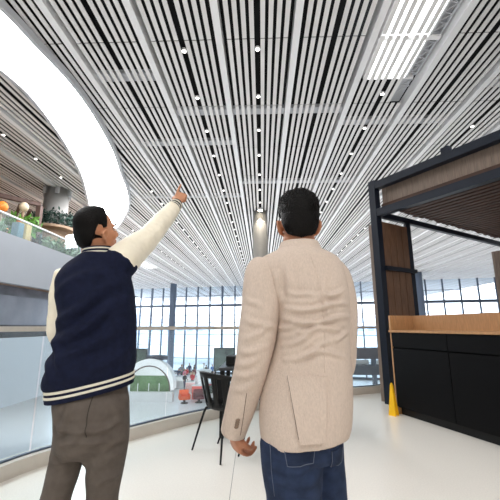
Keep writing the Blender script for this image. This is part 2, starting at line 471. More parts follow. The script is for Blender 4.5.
# ------------------------------------------------------------------ lower hall, far window wall, outside
ZL = -5.0
g = MB(); g.box((0, 24, ZL-0.1), (90, 72, 0.2)); lower = g.build('floor.001', mat('lower_floor', (236,238,240), 0.3, var=0.03, scale=1.5)); struct(lower, 'pale floor of the lower hall')
struct(MB().box((0, 260, ZL-0.35), (700, 420, 0.2)).build('ground', M_concrete), 'bright paved ground outside the window wall')
def wy(x): return 47.5-0.25*x
BAY = 1.85
i = 0; x = -36.0
ang = math.atan(-0.25)
NW = 0
while x < 40:
    cx = x+BAY/2*math.cos(ang); NW += 1
    root = MB(); h = HC-ZL
    Lb = BAY
    big = (NW % 6 == 0)
    root.box((-Lb/2, 0, h/2), (0.16 if not big else 0.26, 0.22, h))
    for z, t in ((0.12, 0.24), (1.9, 0.06), (3.6, 0.06), (5.1, 0.07), (6.7, 0.06), (7.7, 0.06), (9.05, 0.34), (10.4, 0.07)):
        root.box((0, 0, z), (Lb-0.16, 0.16, t))
    w = root.build('window_%d' % NW, M_mull); w.location = (cx, wy(cx), ZL); w.rotation_euler = (0, 0, ang); struct(w)
    pn = MB().box((0, 0.02, h/2), (Lb-0.1, 0.02, h-0.1)).build('pane', M_glassW); pn.parent = w
    x += BAY*math.cos(ang)
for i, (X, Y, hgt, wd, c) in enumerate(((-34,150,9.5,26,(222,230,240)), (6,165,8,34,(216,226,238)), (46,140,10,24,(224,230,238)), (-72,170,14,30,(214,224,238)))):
    b = MB(); b.box((0,0,hgt/2), (wd,14,hgt)); b.box((wd*0.2,0,hgt+1), (wd*0.3,8,2))
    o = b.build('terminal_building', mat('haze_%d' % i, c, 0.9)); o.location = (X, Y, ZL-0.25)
    for j in range(int(wd/4)):
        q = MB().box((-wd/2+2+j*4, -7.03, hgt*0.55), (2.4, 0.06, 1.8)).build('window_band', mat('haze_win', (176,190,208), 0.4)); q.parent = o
    tag(o, ('pale low airport building far outside behind the crowd', 'wide pale building outside behind the man in the beige blazer', 'pale building outside seen past the wooden kiosk', 'taller pale building far outside on the left')[i], 'building')
# columns
def column(X, Y, r, m, z0, label, top=HC):
    c = MB(); c.lathe((0,0,0), [(r*1.15,0),(r*1.15,0.12),(r,0.14),(r,top-z0-0.0)], 36)
    o = c.build('column', m, smooth=False); o.location = (X, Y, z0); tag(o, label, 'column'); o['kind'] = 'structure'
    for pz in o.data.polygons: pz.use_smooth = len(pz.vertices) == 4
    return o
column(-0.05, 16.45, 0.36, M_col, ZL, 'round grey column rising to the ceiling behind the man in the blazer')
column(-11.7, 46.0, 0.42, M_colblue, ZL, 'blue grey column in front of the far window wall by the crowd')
column(16.3, 37.0, 0.5, M_colblue, ZL, 'blue grey column beyond the kiosk counter')
lamp = MB(); lamp.lathe((0,0,0), [(0.02,0.12),(0.12,0.1),(0.13,0.0),(0.11,-0.01)], 18, 0); lamp.lathe((0,0,0), [(0.105,-0.012),(0.105,-0.016)], 18, 1)
o = lamp.build('spotlight', [M_white, emat('spot_face', (255,240,214), 14)]); o.location = (-0.05, 15.85, HC-0.12); tag(o, 'bright warm spotlight at the top of the grey column', 'spotlight')
sl = bpy.data.lights.new('spot', 'SPOT'); sl.energy = 22; sl.spot_size = R(80); sl.color = (1, 0.9, 0.75); so = bpy.data.objects.new('column_spot', sl); COL.objects.link(so); so.location = (-0.05, 15.8, HC-0.2); so.rotation_euler = (R(10), 0, 0)

# white pavilion with an arched opening and green inside
PAV = pav = empty('pavilion', (-9.7, 31.2, ZL)); tag(pav, 'white domed pavilion with an arched opening and green lining', 'pavilion'); L = Local(pav)
sh = MB(); V = []; F = []; NU, NVv = 28, 10
for j in range(NVv+1):
    yy = 4.0*j/NVv; k = math.sqrt(max(0.05, 1-(j/NVv)**2.2))
    for i in range(NU+1):
        a = math.pi*i/NU
        V.append((2.05*k*math.cos(a), yy, 0.9+2.35*k*math.sin(a)**0.85))
for j in range(NVv):
    for i in range(NU): q = j*(NU+1)+i; F.append((q, q+1, q+NU+2, q+NU+1))
sh.add(V, F); so_ = L.part(sh, 'shell', M_white, smooth=True)
md = so_.modifiers.new('t', 'SOLIDIFY'); md.thickness = 0.12
L.part(MB().tube([(1.75*math.cos(a), -0.02, 0.85+1.85*math.sin(a)) for a in np.linspace(0, math.pi, 16)], [0.06]*16, 8, 2), 'arch_trim', mat('trim_brown', (92,74,70), 0.6), smooth=True)
fr = MB(); V = []; F = []
for i in range(NU+1):
    a = math.pi*i/NU; V += [(2.05*math.cos(a), -0.05, 0.9+2.35*math.sin(a)**0.85), (1.75*math.cos(a), -0.05, 0.85+1.85*math.sin(a))]
for i in range(NU): F.append((2*i, 2*i+1, 2*i+3, 2*i+2))
fr.add(V, F); f_ = L.part(fr, 'front_ring', M_white); md = f_.modifiers.new('t', 'SOLIDIFY'); md.thickness = 0.06
L.part(MB().box((0, 0.5, 1.25), (3.3, 0.08, 1.3)), 'green_lining', M_green)
L.part(MB().box((0, 0.15, 0.35), (4.0, 0.5, 0.7)), 'low_wall', M_white, bevel=0.03)
for q in (-1.0, -0.1, 0.75): L.part(MB().box((q, 0.42, 0.95), (0.06, 0.06, 0.7)), 'post', M_white)
L.part(MB().lathe((0.25, 1.2, 3.1), [(0.9,0),(0.9,0.28),(0.7,0.34)], 24), 'roof_cap', mat('cap_dark', (44,48,66), 0.6)); pav.scale = (1.06, 1, 1.06)
# hedge planters, counters, displays
def boxthing(name, label, cat, c, d, m, rz=0, bevel=0.02, parts=()):
    o = MB().box((0,0,d[2]/2), d).build(name, m, bevel=bevel); o.location = c; o.rotation_euler = (0,0,rz); tag(o, label, cat)
    for nm, cc, dd, mm in parts:
        q = MB().box(cc, dd).build(nm, mm, bevel=min(dd)*0.1); q.parent = o
    return o
boxthing('hedge_planter', 'low green hedge planter behind the orange armchair', 'planter', (-5.2,33.6,ZL), (2.4,0.6,0.9), M_leafdk, parts=(('trough',(0,0,0.15),(2.5,0.7,0.3),M_white),))
boxthing('service_counter', 'long white service counter on the lower floor below the crowd', 'counter', (-7.6,38.0,ZL), (3.6,0.8,1.1), M_white, parts=(('worktop',(0,0,1.12),(3.8,0.95,0.06),M_duct),))
# tapered white stand
o = MB().lathe((0,0,0), [(0.35,0),(0.42,0.6),(0.72,2.0),(0.78,2.1),(0.5,2.14)], 24).build('tapered_stand', M_white, smooth=True); o.location = (-5.6,35.0,ZL); tag(o, 'tall white tapered stand in front of the chair back', 'stand')
for i, (X, Y, c, lb) in enumerate(((-5.75,32.4,(226,96,84),'red display table beside the orange armchair'), (-7.0,35.7,(236,190,186),'pale pink display block under the white counter'), (-5.2,36.3,(214,80,90),'red display block under the white counter'))):
    boxthing('display_block', lb, 'display', (X,Y,ZL), (0.8,0.6,1.1-0.2*i), mat('disp_%d' % i, c, 0.6), parts=(('tray',(0,0,1.12-0.2*i),(0.86,0.66,0.05),M_white),))
def armchair(X, Y, c, label):
    o = empty('armchair', (X, Y, ZL), 0.4); tag(o, label, 'armchair'); L = Local(o); m = mat('uph_%d' % c[0], c, 0.8)
    L.part(MB().box((0,0,0.42), (0.75,0.75,0.22)), 'seat', m, bevel=0.05)
    L.part(MB().box((0,0.34,0.72), (0.8,0.16,0.6)), 'backrest', m, bevel=0.05)
    for s in (-1,1): L.part(MB().box((s*0.38,0,0.52), (0.14,0.7,0.4)), 'armrest', m, bevel=0.04)
    L.part(MB().lathe((0,0,0), [(0.3,0),(0.3,0.06),(0.1,0.1),(0.1,0.32)], 16), 'base', M_blkpl)
armchair(-6.45, 30.6, (238,98,40), 'orange armchair on the lower floor beside the white pavilion')
armchair(-5.3, 30.9, (110,44,52), 'dark red armchair on the lower floor right of the orange one')
def screen(X, Y, w, h, z, label, c1, c2, rz=0):
    o = empty('display_screen', (X, Y, ZL), rz); tag(o, label, 'screen'); L = Local(o)
    L.part(MB().box((0,0,z+h/2), (w,0.25,h)), 'frame', M_blkpl, bevel=0.02)
    L.part(MB().box((0,-0.14,z+h/2), (w-0.2,0.03,h-0.2)), 'screen', mat('scr_%d' % int(X*10), c1, 0.3, var=0.7, scale=1.1, stretch=(1,1,1.6)))
    for s in (-1,1): L.part(MB().box((s*w*0.4,0,z/2), (0.12,0.12,z)), 'leg', M_blkpl)
screen(-3.6, 34.5, 2.0, 2.1, 2.1, 'large dark framed green display behind the black table', (78,92,86), (0,0,0))
screen(-12.2, 36.5, 1.1, 1.5, 2.5, 'dark framed green sign behind the white pavilion', (74,90,80), (0,0,0))
# far footbridge and booths seen through the railing on the right
br = empty('footbridge', (12, 33, ZL)); tag(br, 'dark footbridge crossing the lower hall beyond the glass railing', 'bridge'); L = Local(br)
L.part(MB().box((0,0,3.85), (20,1.6,0.9)), 'upper_deck', mat('bridge_dark', (70,66,74), 0.6, var=0.3, scale=1.5))
L.part(MB().box((0,0,2.45), (20,1.6,0.75)), 'lower_deck', mat('bridge_dark2', (62,66,76), 0.6, var=0.3, scale=1.5))
for q in range(-4, 5): L.part(MB().box((q*2.2,-0.5,1.9), (0.35,0.35,3.9)), 'post', mat('bridge_post', (84,94,108), 0.6))
for q in range(-4, 4): L.part(MB().box((q*2.2+1.1,-0.2,3.1), (1.5,0.1,0.35)), 'light_strip', M_white)
for i, (X, Y, c) in enumerate(((9.6,29.5,(70,74,82)), (12.2,30.0,(86,92,100)))):
    boxthing('sales_booth', ('dark booth under the footbridge beside the blazer sleeve', 'grey booth under the footbridge next to the kiosk pier')[i], 'booth', (X,Y,ZL), (1.6,1.2,1.5), mat('booth_%d' % i, c, 0.6), parts=(('sign_board',(0,-0.62,1.2),(1.3,0.05,0.4),M_white),('counter_top',(0,-0.1,1.53),(1.8,1.3,0.06),M_duct)))

# ------------------------------------------------------------------ people of the lower hall
def small_person(X, Y, rz, shirt, legs, hair, label, stride=0.12, arm=0.0, h=1.72):
    k = h/1.75
    b = MB(); b.ell((0,0,1.62*k), (0.078,0.095,0.12)); b.tube([(0,-0.01,1.38*k),(0,0,1.56*k)], [0.055,0.052], 10)
    v, f = loft([(0,0,0.86*k,0.15,0.1,2.2,0),(0,0,1.0*k,0.145,0.1,2.2,0),(0,0,1.25*k,0.175,0.11,2.3,0),(0,0,1.4*k,0.17,0.095,2.2,0),(0,0,1.47*k,0.08,0.06,2,0)], 20, 3); b.add(v, f)
    for s in (-1, 1):
        b.tube([(s*0.085,0,0.9*k),(s*0.09,s*stride*0.4,0.48*k),(s*0.09,s*stride*0.6-0.03,0.07*k)], [0.085,0.06,0.042], 10)
        b.tube([(s*0.09,s*stride*0.6-0.05,0.04),(s*0.095,s*stride*0.6+0.14,0.035)], [0.042,0.035], 8)
        b.tube([(s*0.19,0,1.4*k),(s*0.23,-s*0.03,1.14*k),(s*0.22,0.06-s*0.03+arm*0.15,0.92*k+arm*0.2),(s*0.21,0.08-s*0.02+arm*0.2,0.82*k+arm*0.25)], [0.05,0.042,0.034,0.035], 8)
    o = fuse('person', b, 0.022, 2, shirt)
    o.data.materials.clear()
    for m in (shirt, legs, M_skinS, hair): o.data.materials.append(m)
    for p in o.data.polygons:
        c = p.center; z = c.z/k
        p.material_index = 3 if (z > 1.64 and (c.y < 0.06 or z > 1.71)) or (z > 1.55 and c.y < -0.03) else 2 if z > 1.47 or (z < 0.88+arm*0.3 and abs(c.x) > 0.185) else 0 if z > 0.93 or z < 0.08 else 1
    o.location = (X, Y, ZL); o.rotation_euler = (0,0,rz); tag(o, label, 'person', 'crowd in the lower hall')
M_skinS = mat('skin_far', (190,140,112), 0.6); M_hairS = mat('hair_far', (28,24,22), 0.7)
cols = {'red':(190,48,56),'black':(30,32,38),'white':(228,228,228),'navy':(40,48,84),'grey':(120,124,130),'pink':(216,130,150),'green':(60,110,84),'beige':(196,176,150),'blue':(80,120,180),'maroon':(104,40,52)}
crowd = [(-8.3,37.0,'white','black'),(-7.2,36.8,'black','navy'),(-6.5,37.2,'red','grey'),(-9.2,38.6,'black','grey'),(-6.9,39.2,'beige','black'),(-5.9,38.8,'navy','grey'),(-9.9,37.4,'maroon','black'),(-9.3,44.5,'black','navy'),(-8.9,43.0,'grey','black'),(-8.5,45.5,'navy','black'),(-8.1,42.0,'red','black'),(-7.6,44.0,'black','black'),(-7.1,41.5,'maroon','grey'),(-6.6,45.0,'white','navy'),(-6.1,43.5,'black','grey'),
         (-5.5,44.5,'blue','black'),(-9.9,42.0,'green','black'),(-10.6,40.5,'beige','navy'),(-7.9,39.9,'pink','grey'),(-4.9,42.5,'grey','navy'),(-8.7,40.4,'navy','grey')]
for i, (X, Y, a, b_) in enumerate(crowd):
    X -= 0.6
    nm = {'black':'black','navy':'navy','grey':'grey'}[b_]
    where = ('near the window wall','in the middle of the hall','by the blue grey column','near the long white counter','beyond the tapered stand')[i % 5]
    small_person(X, Y, random.uniform(0, 6.28), mat('cl_'+a, cols[a], 0.8), mat('cl_'+b_, cols[b_], 0.8), M_hairS, 'distant person in %s top and %s trousers standing %s' % (a, nm, where), h=random.uniform(1.6,1.82), arm=(i % 3)*0.5)

# ------------------------------------------------------------------ gallery across the void on the left
gal = [(-7.2,1.0),(-6.7,4.5),(-6.5,7.0),(-6.42,8.6),(-6.40,10.6),(-6.5,12.6),(-6.9,15.0),(-8.0,18.0),(-10.5,21)]
G_ = cr(gal, 5)
struct(offset_strip(G_, 0.0, 0.18, 2.29, 3.52, 'wall_left', mat('fascia_upper', (158,163,170), 0.5, var=0.02, scale=2)), 'pale curved parapet of the upper gallery')
struct(offset_strip(G_, 0.0, 0.18, -0.75, 0.92, 'wall_left.001', M_fascia), 'pale curved parapet of the opposite gallery')
def slab(z0, z1, name, m, label):
    s = MB(); n = len(G_); q = [(a[0]-0.05, a[1], z1) for a in G_]+[(-24, 20, z1), (-24, 1, z1)]; q2 = [(a[0], a[1], z0) for a in q]; k = len(q)
    s.add(q+q2, [tuple(range(k)), tuple(reversed(range(k, 2*k)))]+[(i, k+i, k+(i+1) % k, (i+1) % k) for i in range(k)])
    return struct(s.build(name, m), label)
slab(2.4, 2.95, 'floor.002', M_stone, 'upper gallery floor')
slab(-0.7, -0.05, 'floor.003', M_fascia, 'opposite gallery floor')
wl2 = struct(offset_strip(G_, 1.2, 1.3, -0.05, 2.4, 'wall_left.002', M_dkglass), 'dark glazed wall behind the opposite gallery')
offset_strip(G_, 1.14, 1.2, -0.05, 1.26, 'lower_band', mat('band_dark', (62,60,70), 0.4, var=0.4, scale=2, stretch=(1,1,3)), wl2)
offset_strip(G_[10:], 1.16, 1.2, 1.26, 2.12, 'glass_front', mat('band_pale', (142,147,160), 0.25, var=0.22, scale=1.1, stretch=(1,1,1)), wl2)
struct(MB().box((-24.2, 12, 0.9), (0.3, 60, 11.8)).build('wall_left.003', mat('far_wall', (120,116,116), 0.8)), 'far side wall')
gb = empty('gallery_balustrade', (-6.5, 9, 3.52)); tag(gb, 'glass balustrade with thin white rail on the upper gallery', 'railing')
offset_strip(G_, 0.04, 0.1, 4.0, 4.04, 'handrail', M_white, gb)
offset_strip(G_, 0.065, 0.08, 3.52, 4.0, 'glass_panel', M_glass, gb)
c_ = column(-8.4, 13.3, 0.46, M_col, 2.95, 'thick pale column on the planted upper gallery')
for a in range(6):
    q = MB().box((0.5*math.cos(a*1.05), 0.5*math.sin(a*1.05), 3.6), (0.12,0.12,0.25)).build('bracket', M_duct); q.parent = c_
def leaves(mb, c, r, n, size, rnd, mi=0):
    for i in range(n):
        d = Vector((rnd.gauss(0,1), rnd.gauss(0,1), rnd.gauss(0,1))).normalized()
        p = Vector(c)+Vector((d.x*r[0], d.y*r[1], d.z*r[2]))*rnd.uniform(0.55,1)
        t = Vector((rnd.gauss(0,1), rnd.gauss(0,1), rnd.gauss(0.3,1))).normalized(); sd = t.cross(d).normalized() if t.cross(d).length > 0.01 else Vector((1,0,0))
        s = size*rnd.uniform(0.6,1.3)
        mb.add([p, p+t*s*0.5+sd*s*0.22, p+t*s, p+t*s*0.5-sd*s*0.22], [(0,1,2),(0,2,3)], mi)
rnd = random.Random(3)
def plant(X, Y, z, r, n, size, m, label, name='potted_plant', pot=None, cat='plant', stem=True):
    o = empty(name, (X, Y, z)); tag(o, label, cat); L = Local(o)
    hgt = 0.0
    if pot: L.part(MB().lathe((0,0,0), [(pot[0]*0.75,0),(pot[0],pot[1]),(pot[0]*0.9,pot[1]),(pot[0]*0.85,pot[1]*0.9)], 20), 'pot', pot[2]); hgt = pot[1]
    if stem: L.part(MB().tube([(0,0,hgt*0.5),(0.02,0,hgt+r[2]*0.5),(0,0.02,hgt+r[2])], [0.04,0.03,0.015], 8), 'stem', mat('bark', (98,74,60), 0.8))
    f = MB(); leaves(f, (0,0,hgt+r[2]*0.9), r, n, size, rnd); L.part(f, 'foliage', m)
    return o
pl = empty('column_planter', (-8.4, 13.3, 2.95)); tag(pl, 'dark green ivy collar growing around the gallery column', 'plant'); L = Local(pl)
f = MB()
for a in range(26):
    t = a/26*2*math.pi; leaves(f, (0.62*math.cos(t), 0.62*math.sin(t), 2.42), (0.16,0.16,0.36), 40, 0.16, rnd)
L.part(f, 'foliage', M_leafdk)
L.part(MB().lathe((0,0,0), [(0.5,0),(0.5,1.98),(0.78,2.03),(0.78,2.13),(0.5,2.15)], 28), 'planter_ring', M_stone)
offset_strip(G_[8:], 0.28, 0.75, 2.95, 3.42, 'planter_trough', M_stone)
tag(bpy.data.objects['planter_trough'], 'long tan planter trough behind the gallery glass', 'planter')
gl = np.concatenate([[0], np.cumsum(np.linalg.norm(np.diff(G_, axis=0), axis=1))])
def gat(sv, d):
    p = np.array((np.interp(sv, gl, G_[:, 0]), np.interp(sv, gl, G_[:, 1]))); q = np.array((np.interp(sv+0.1, gl, G_[:, 0]), np.interp(sv+0.1, gl, G_[:, 1])))
    t = (q-p)/np.linalg.norm(q-p); return p+np.array((-t[1], t[0]))*d
KINDS_ = ((mat('leaf_pale',(126,150,118),0.7,var=0.35,scale=8), 'pale green plant in the trough behind the gallery glass', 'pale green trough plants'),
          (mat('leaf_grey',(112,132,108),0.7,var=0.35,scale=8), 'grey green plant in the trough behind the gallery glass', 'grey green trough plants'),
          (M_leaf, 'mid green plant in the trough behind the gallery glass', 'mid green trough plants'))
for i in range(13):
    x_, y_ = gat(7.6+i*0.56, 0.5); m, lb, gr = KINDS_[(i*2+i//3) % 3]
    if 1 <= i <= 3: continue
    o = plant(x_, y_, 3.42, (0.23,0.23,0.26+0.05*(i % 3)), 230, 0.15, m, lb); o['group'] = gr
for sv, d, r, n, size, m, lb, hz in (
    (9.7, 1.35, (0.55,0.55,0.34), 520, 0.2, mat('grass_bright',(96,150,58),0.7,var=0.3,scale=5), 'bright green leafy mound above the left end of the gallery rail', 1.12),
    (10.9, 1.7, (0.4,0.4,0.26), 420, 0.18, M_leafdk, 'dark green bush between the globes and the gallery column', 0.95),
    (11.4, 1.25, (0.42,0.42,0.24), 380, 0.16, mat('leaf_olive',(128,124,66),0.7,var=0.3,scale=8), 'olive bush at the foot of the gallery column', 0.85)):
    x_, y_ = gat(sv, d); plant(x_, y_, 2.95, r, n, size, m, lb, pot=(0.32, hz, M_stone))
def globe(px, py, Y, r, m, label, name='globe_lantern'):
    q = aty(px, py, Y); q = EYE+ray(px, py)*((-7.45-r)/ray(px, py).x); o = empty(name, (q.x, q.y, 2.95)); tag(o, label, 'lantern'); L = Local(o)
    L.part(MB().ell((0,0,q.z-2.95), (r,r,r*1.1), None, 20), 'globe', m, smooth=True)
    L.part(MB().lathe((0,0,0), [(r*0.8,0),(r*0.8,0.04),(0.04,0.06),(0.04,q.z-2.95-r*0.8)], 14), 'stand', M_stone)
globe(2,207,9.6,0.16,M_orange,'large orange globe lantern above the gallery rail')
globe(24,207,10.4,0.14,mat('beige_globe',(222,204,176),0.6),'beige globe lantern above the gallery rail')
globe(19.5,221,9.0,0.085,mat('orange2',(226,132,66),0.5),'small orange globe behind the gallery glass above the teal block')
globe(6.5,229.5,8.3,0.05,mat('orange3',(240,170,110),0.5),'tiny peach globe at the left end of the gallery glass')
for (px, py, Y, w, c, lb) in ((18.5,231,9.2,0.22,(110,140,150),'teal block standing behind the gallery glass'),(26.5,231,9.5,0.22,(212,184,130),'pale yellow block standing behind the gallery glass')):
    q = EYE+ray(px, py-8)*((-6.86)/ray(px, py).x); boxthing('display_plinth', lb, 'plinth', (q.x,q.y,2.95), (w,w,q.z-2.95), mat('pl_%d' % c[0], c, 0.6), parts=(('plinth_foot',(0,0,0.04),(w*1.15,w*1.15,0.08),M_stone),))
tr = empty('wooden_trellis', (-8.2, 10.6, 2.95)); tag(tr, 'brown timber trellis among the gallery plants', 'trellis'); L = Local(tr)
mt = mat('trellis_brown', (104,82,76), 0.7, var=0.2, scale=6)
a = aty(40,206,11.6); b_ = aty(0,186,10.6)
for q in (a, aty(-12,190,10.4)):
    L.part(MB().box((q.x+8.2, q.y-10.6, (a.z-2.95)/2), (0.16,0.16,a.z-2.95)), 'post', mt)
L.part(MB().bar(Vector((a.x+8.2,a.y-10.6,a.z-2.9)), Vector((aty(-12,190,10.4).x+8.2, -0.2, a.z-2.9)), 0.14, 0.14), 'cross_beam', mt)
for q in (aty(20,205,11.8), aty(30,212,12.4)):
    L.part(MB().bar(Vector((q.x+8.2,q.y-10.6,a.z-2.82)), Vector((q.x+7.2,q.y-9.4,a.z-2.82)), 0.1, 0.08), 'rafter', mt)
# ------------------------------------------------------------------ kiosk: black counter and timber-clad frame
fd = Vector((0.35, -0.936, 0)).normalized()          # along the counter front, towards the viewer
bd = Vector((0.936, 0.35, 0)).normalized()           # into the counter
c0 = Vector((1.905, 5.40, 0))
def K(s, d, z): return c0+fd*s+bd*d+Vector((0,0,z))
krz = math.atan2(fd.y, fd.x)
def kbox(mb, s0, s1, d0, d1, z0, z1):
    p = K((s0+s1)/2, (d0+d1)/2, (z0+z1)/2); return mb.box(p, (s1-s0, d1-d0, z1-z0), krz)
wunit = 0.97
for i in range(3):
    s0, s1 = 0.02+i*wunit, 0.02+(i+1)*wunit
    cab = empty('cabinet', K((s0+s1)/2, 0.3, 0))
    tag(cab, ('black cabinet unit at the left end of the kiosk counter beside the yellow sign', 'black cabinet unit in the middle of the kiosk counter', 'black cabinet unit nearest the viewer in the kiosk counter')[i], 'cabinet', 'black cabinets of the kiosk counter')
    kbox(MB(), s0+0.002, s1-0.002, 0.022, 0.6, 0.1, 1.13).build('body', M_black, cab)
    kbox(MB(), s0+0.002, s1-0.002, 0.07, 0.58, 0.0, 0.1).build('toe_kick', M_blkpl, cab)
    kbox(MB(), s0+0.004, s1-0.004, 0.0, 0.02, 0.11, 0.905).build('door', M_black, cab, bevel=0.002)
    kbox(MB(), s0+0.004, s1-0.004, 0.0, 0.02, 0.925, 1.122).build('drawer', M_black, cab, bevel=0.002)
ct = empty('bar_counter', K(1.5, 0.3, 1.12)); tag(ct, 'long oak counter top with raised oak back board on black cabinets', 'counter top')
kbox(MB(), -0.015, 3.0, -0.02, 0.62, 1.13, 1.16).build('worktop', M_wood, ct, bevel=0.003)
kbox(MB(), -0.005, 0.018, 0.0, 0.62, 0.0, 1.13).build('end_panel', M_wood, ct)
kbox(MB(), -0.015, 0.02, 0.0, 0.42, 1.16, 1.375).build('end_board', M_wood, ct)
kbox(MB(), -0.015, 3.0, 0.42, 0.46, 1.16, 1.375).build('back_board', M_wood, ct)
# yellow wet floor sign standing against the counter end
q = atz(394.0, 415.5, 0); ws = empty('wet_floor_sign', (q.x, q.y, 0), krz+0.35); tag(ws, 'yellow folded wet floor sign standing at the end of the black counter', 'floor sign'); L = Local(ws)
for s in (-1, 1):
    v = MB(); v.add([(-0.055,s*0.045,0),(0.055,s*0.045,0),(0.018,s*0.012,0.40),(-0.018,s*0.012,0.40),(-0.055,s*0.035,0),(0.055,s*0.035,0),(0.018,0.0,0.40),(-0.018,0.0,0.40)],[(0,1,2,3),(7,6,5,4),(0,4,5,1),(1,5,6,2),(2,6,7,3),(3,7,4,0)])
    L.part(v, 'leaf_panel', M_yellow)
L.part(MB().tube([(-0.018,0,0.395),(0,0,0.425),(0.018,0,0.395)], [0.009]*3, 8), 'handle', M_yellow)
# frame
ff = Vector((0.555, -0.832, 0)).normalized(); sd = Vector((0.836, 0.549, 0)).normalized()
p0 = Vector((2.055, 6.06, 0)); frz = math.atan2(ff.y, ff.x)
ZT, ZB = 3.70, 3.19
def Q(s, d, z): return p0+ff*s+sd*d+Vector((0,0,z))
kf = empty('kiosk_frame', p0); tag(kf, 'black steel kiosk frame clad with walnut boards and slatted canopy', 'kiosk')
MB().box(Q(0,0,1.9), (0.13,0.13,3.8), frz).build('post', M_steelblk, kf)
MB().bar(Q(0.02,0.85,0), Q(0.02,0.85,3.13), 0.09, 0.09, upv=(1,0,0)).build('post', M_steelblk, kf)
MB().bar(Q(4.4,0,0), Q(4.4,0,3.8), 0.13, 0.13, upv=(1,0,0)).build('post', M_steelblk, kf)
MB().bar(Q(0,5.2,0), Q(0,5.2,3.8), 0.13, 0.13, upv=(1,0,0)).build('post', M_steelblk, kf)
for z in (ZT, ZB):
    MB().bar(Q(0.065,0,z), Q(4.4,0,z), 0.12, 0.13).build('front_beam', M_steelblk, kf)
MB().bar(Q(0,0.065,ZB), Q(0,5.2,ZB), 0.08, 0.10).build('side_beam', M_steelblk, kf)
MB().bar(Q(0.095,0.03,2.2), Q(0.095,0.89,2.2), 0.05, 0.07).build('tie_bar', M_steelblk, kf)
MB().box(Q(1.35,0,ZT+0.11), (0.12,0.1,0.1), frz).build('lug', M_steelblk, kf)
# clad pier between the two posts, second pier further back
for d0, d1 in ((0.07,0.78),(4.6,5.15)):
    pier = MB().box(Q(-0.09,(d0+d1)/2,1.52), (0.28,d1-d0,3.04), frz).build('pier', M_wooddk, kf)
    for j in range(4):
        MB().box(Q(0.056,d0+(j+0.5)*(d1-d0)/4,1.52), (0.012,(d1-d0)/4-0.012,3.04), frz).build('board', M_wooddk, pier)
        MB().box(Q(-0.195+j*0.07,d0-0.006,1.52), (0.062,0.012,3.04), frz).build('board', M_woodpale, pier)
# front fascia boards and soffit slats
fas = MB()
for j in range(43):
    fas.box(Q(0.12+j*0.1,0.14,3.53), (0.096,0.02,0.3), frz)
fas.build('fascia_board', M_woodpale, kf)
sof = MB(); rr = random.Random(5)
for j in range(28):
    e0 = 0.02+rr.uniform(0,0.06); sof.box(Q((e0+4.3)/2,0.16+j*0.158,3.34), (4.3-e0,0.10,0.07), frz)
so1 = sof.build('soffit_slat', M_woodslat, kf)
MB().box(Q(2.25,2.3,3.42), (4.1,4.3,0.03), frz).build('canopy_board', mat('canopy_dark', (50,38,32), 0.8), kf)

# ------------------------------------------------------------------ table and chair
tb = empty('table', (0.05, 4.6, 0)); tag(tb, 'dark square table behind the black slotted chair', 'table'); L = Local(tb)
L.part(MB().box((0,0,0.735), (1.1,0.8,0.03)), 'tabletop', mat('table_dark', (58,60,64), 0.35), bevel=0.005)
for sx in (-1,1):
    for sy in (-1,1): L.part(MB().box((sx*0.51,sy*0.36,0.36), (0.05,0.05,0.72)), 'leg', M_blkpl)
bxq = MB(); bxq.box((0,0,0.055), (0.34,0.24,0.11)); o = bxq.build('black_case', M_blkpl, bevel=0.01); o.location = (-0.27,4.52,0.752); tag(o, 'black case lying on the dark table', 'case')
MB().tube([(-0.06,-0.125,0.07),(0,-0.15,0.075),(0.06,-0.125,0.07)], [0.008]*3, 6).build('handle', M_steelblk).parent = o
ch = empty('chair', (-0.36, 3.82, 0), math.atan2(0.66, 0.75)-math.pi/2); tag(ch, 'black plastic tub chair with slotted back and thin legs', 'chair'); L = Local(ch)
# local: faces +y; the back wraps round -y
V = []; F = []; NA, NT = 61, 15
def shell(ai, ti):
    a = -1.0+2.0*ai/(NA-1)                     # -1..1 round the back
    ang = a*R(118); t = ti/(NT-1)
    top = 0.77-0.10*abs(a)**2.2
    z = 0.43+(top-0.43)*t
    r = 0.205+0.065*t**0.8
    return (math.sin(ang)*r*1.03, -math.cos(ang)*r-0.02*t, z)
bk = MB(); ids = {}
for ti in range(NT):
    for ai in range(NA): V.append(shell(ai, ti))
for ti in range(NT-1):
    for ai in range(NA-1):
        slot = (ai % 6 in (2, 3, 4)) and 1 <= ti <= 11 and 4 < ai < NA-5
        if slot and not (ai % 6 in (2, 4) and ti in (1,)): continue
        q = ti*NA+ai; F.append((q, q+1, q+NA+1, q+NA))
bk.add(V, F); b_ = L.part(bk, 'backrest', M_blkpl, smooth=True)
md = b_.modifiers.new('t', 'SOLIDIFY'); md.thickness = 0.012; md.offset = 0
st = MB(); V = []; F = []; n = 32
prof = [(0.02,0.395),(0.12,0.398),(0.175,0.41),(0.205,0.435),(0.2,0.45),(0.15,0.432),(0.02,0.425)]
st.lathe((0,0,0), prof, n); L.part(st, 'seat', M_blkpl, smooth=True)
for sx in (-1,1):
    for sy in (-1,1):
        L.part(MB().tube([(sx*0.14,sy*0.14,0.41),(sx*0.17,sy*0.17,0.36),(sx*0.25 if sx < 0 or sy < 0 else 0.19,sy*0.25 if sy < 0 else (0.06 if sx < 0 else 0.0),0.0)], [0.011,0.012,0.009], 10, 3, cap=0.2), 'leg', M_blkpl, smooth=True)

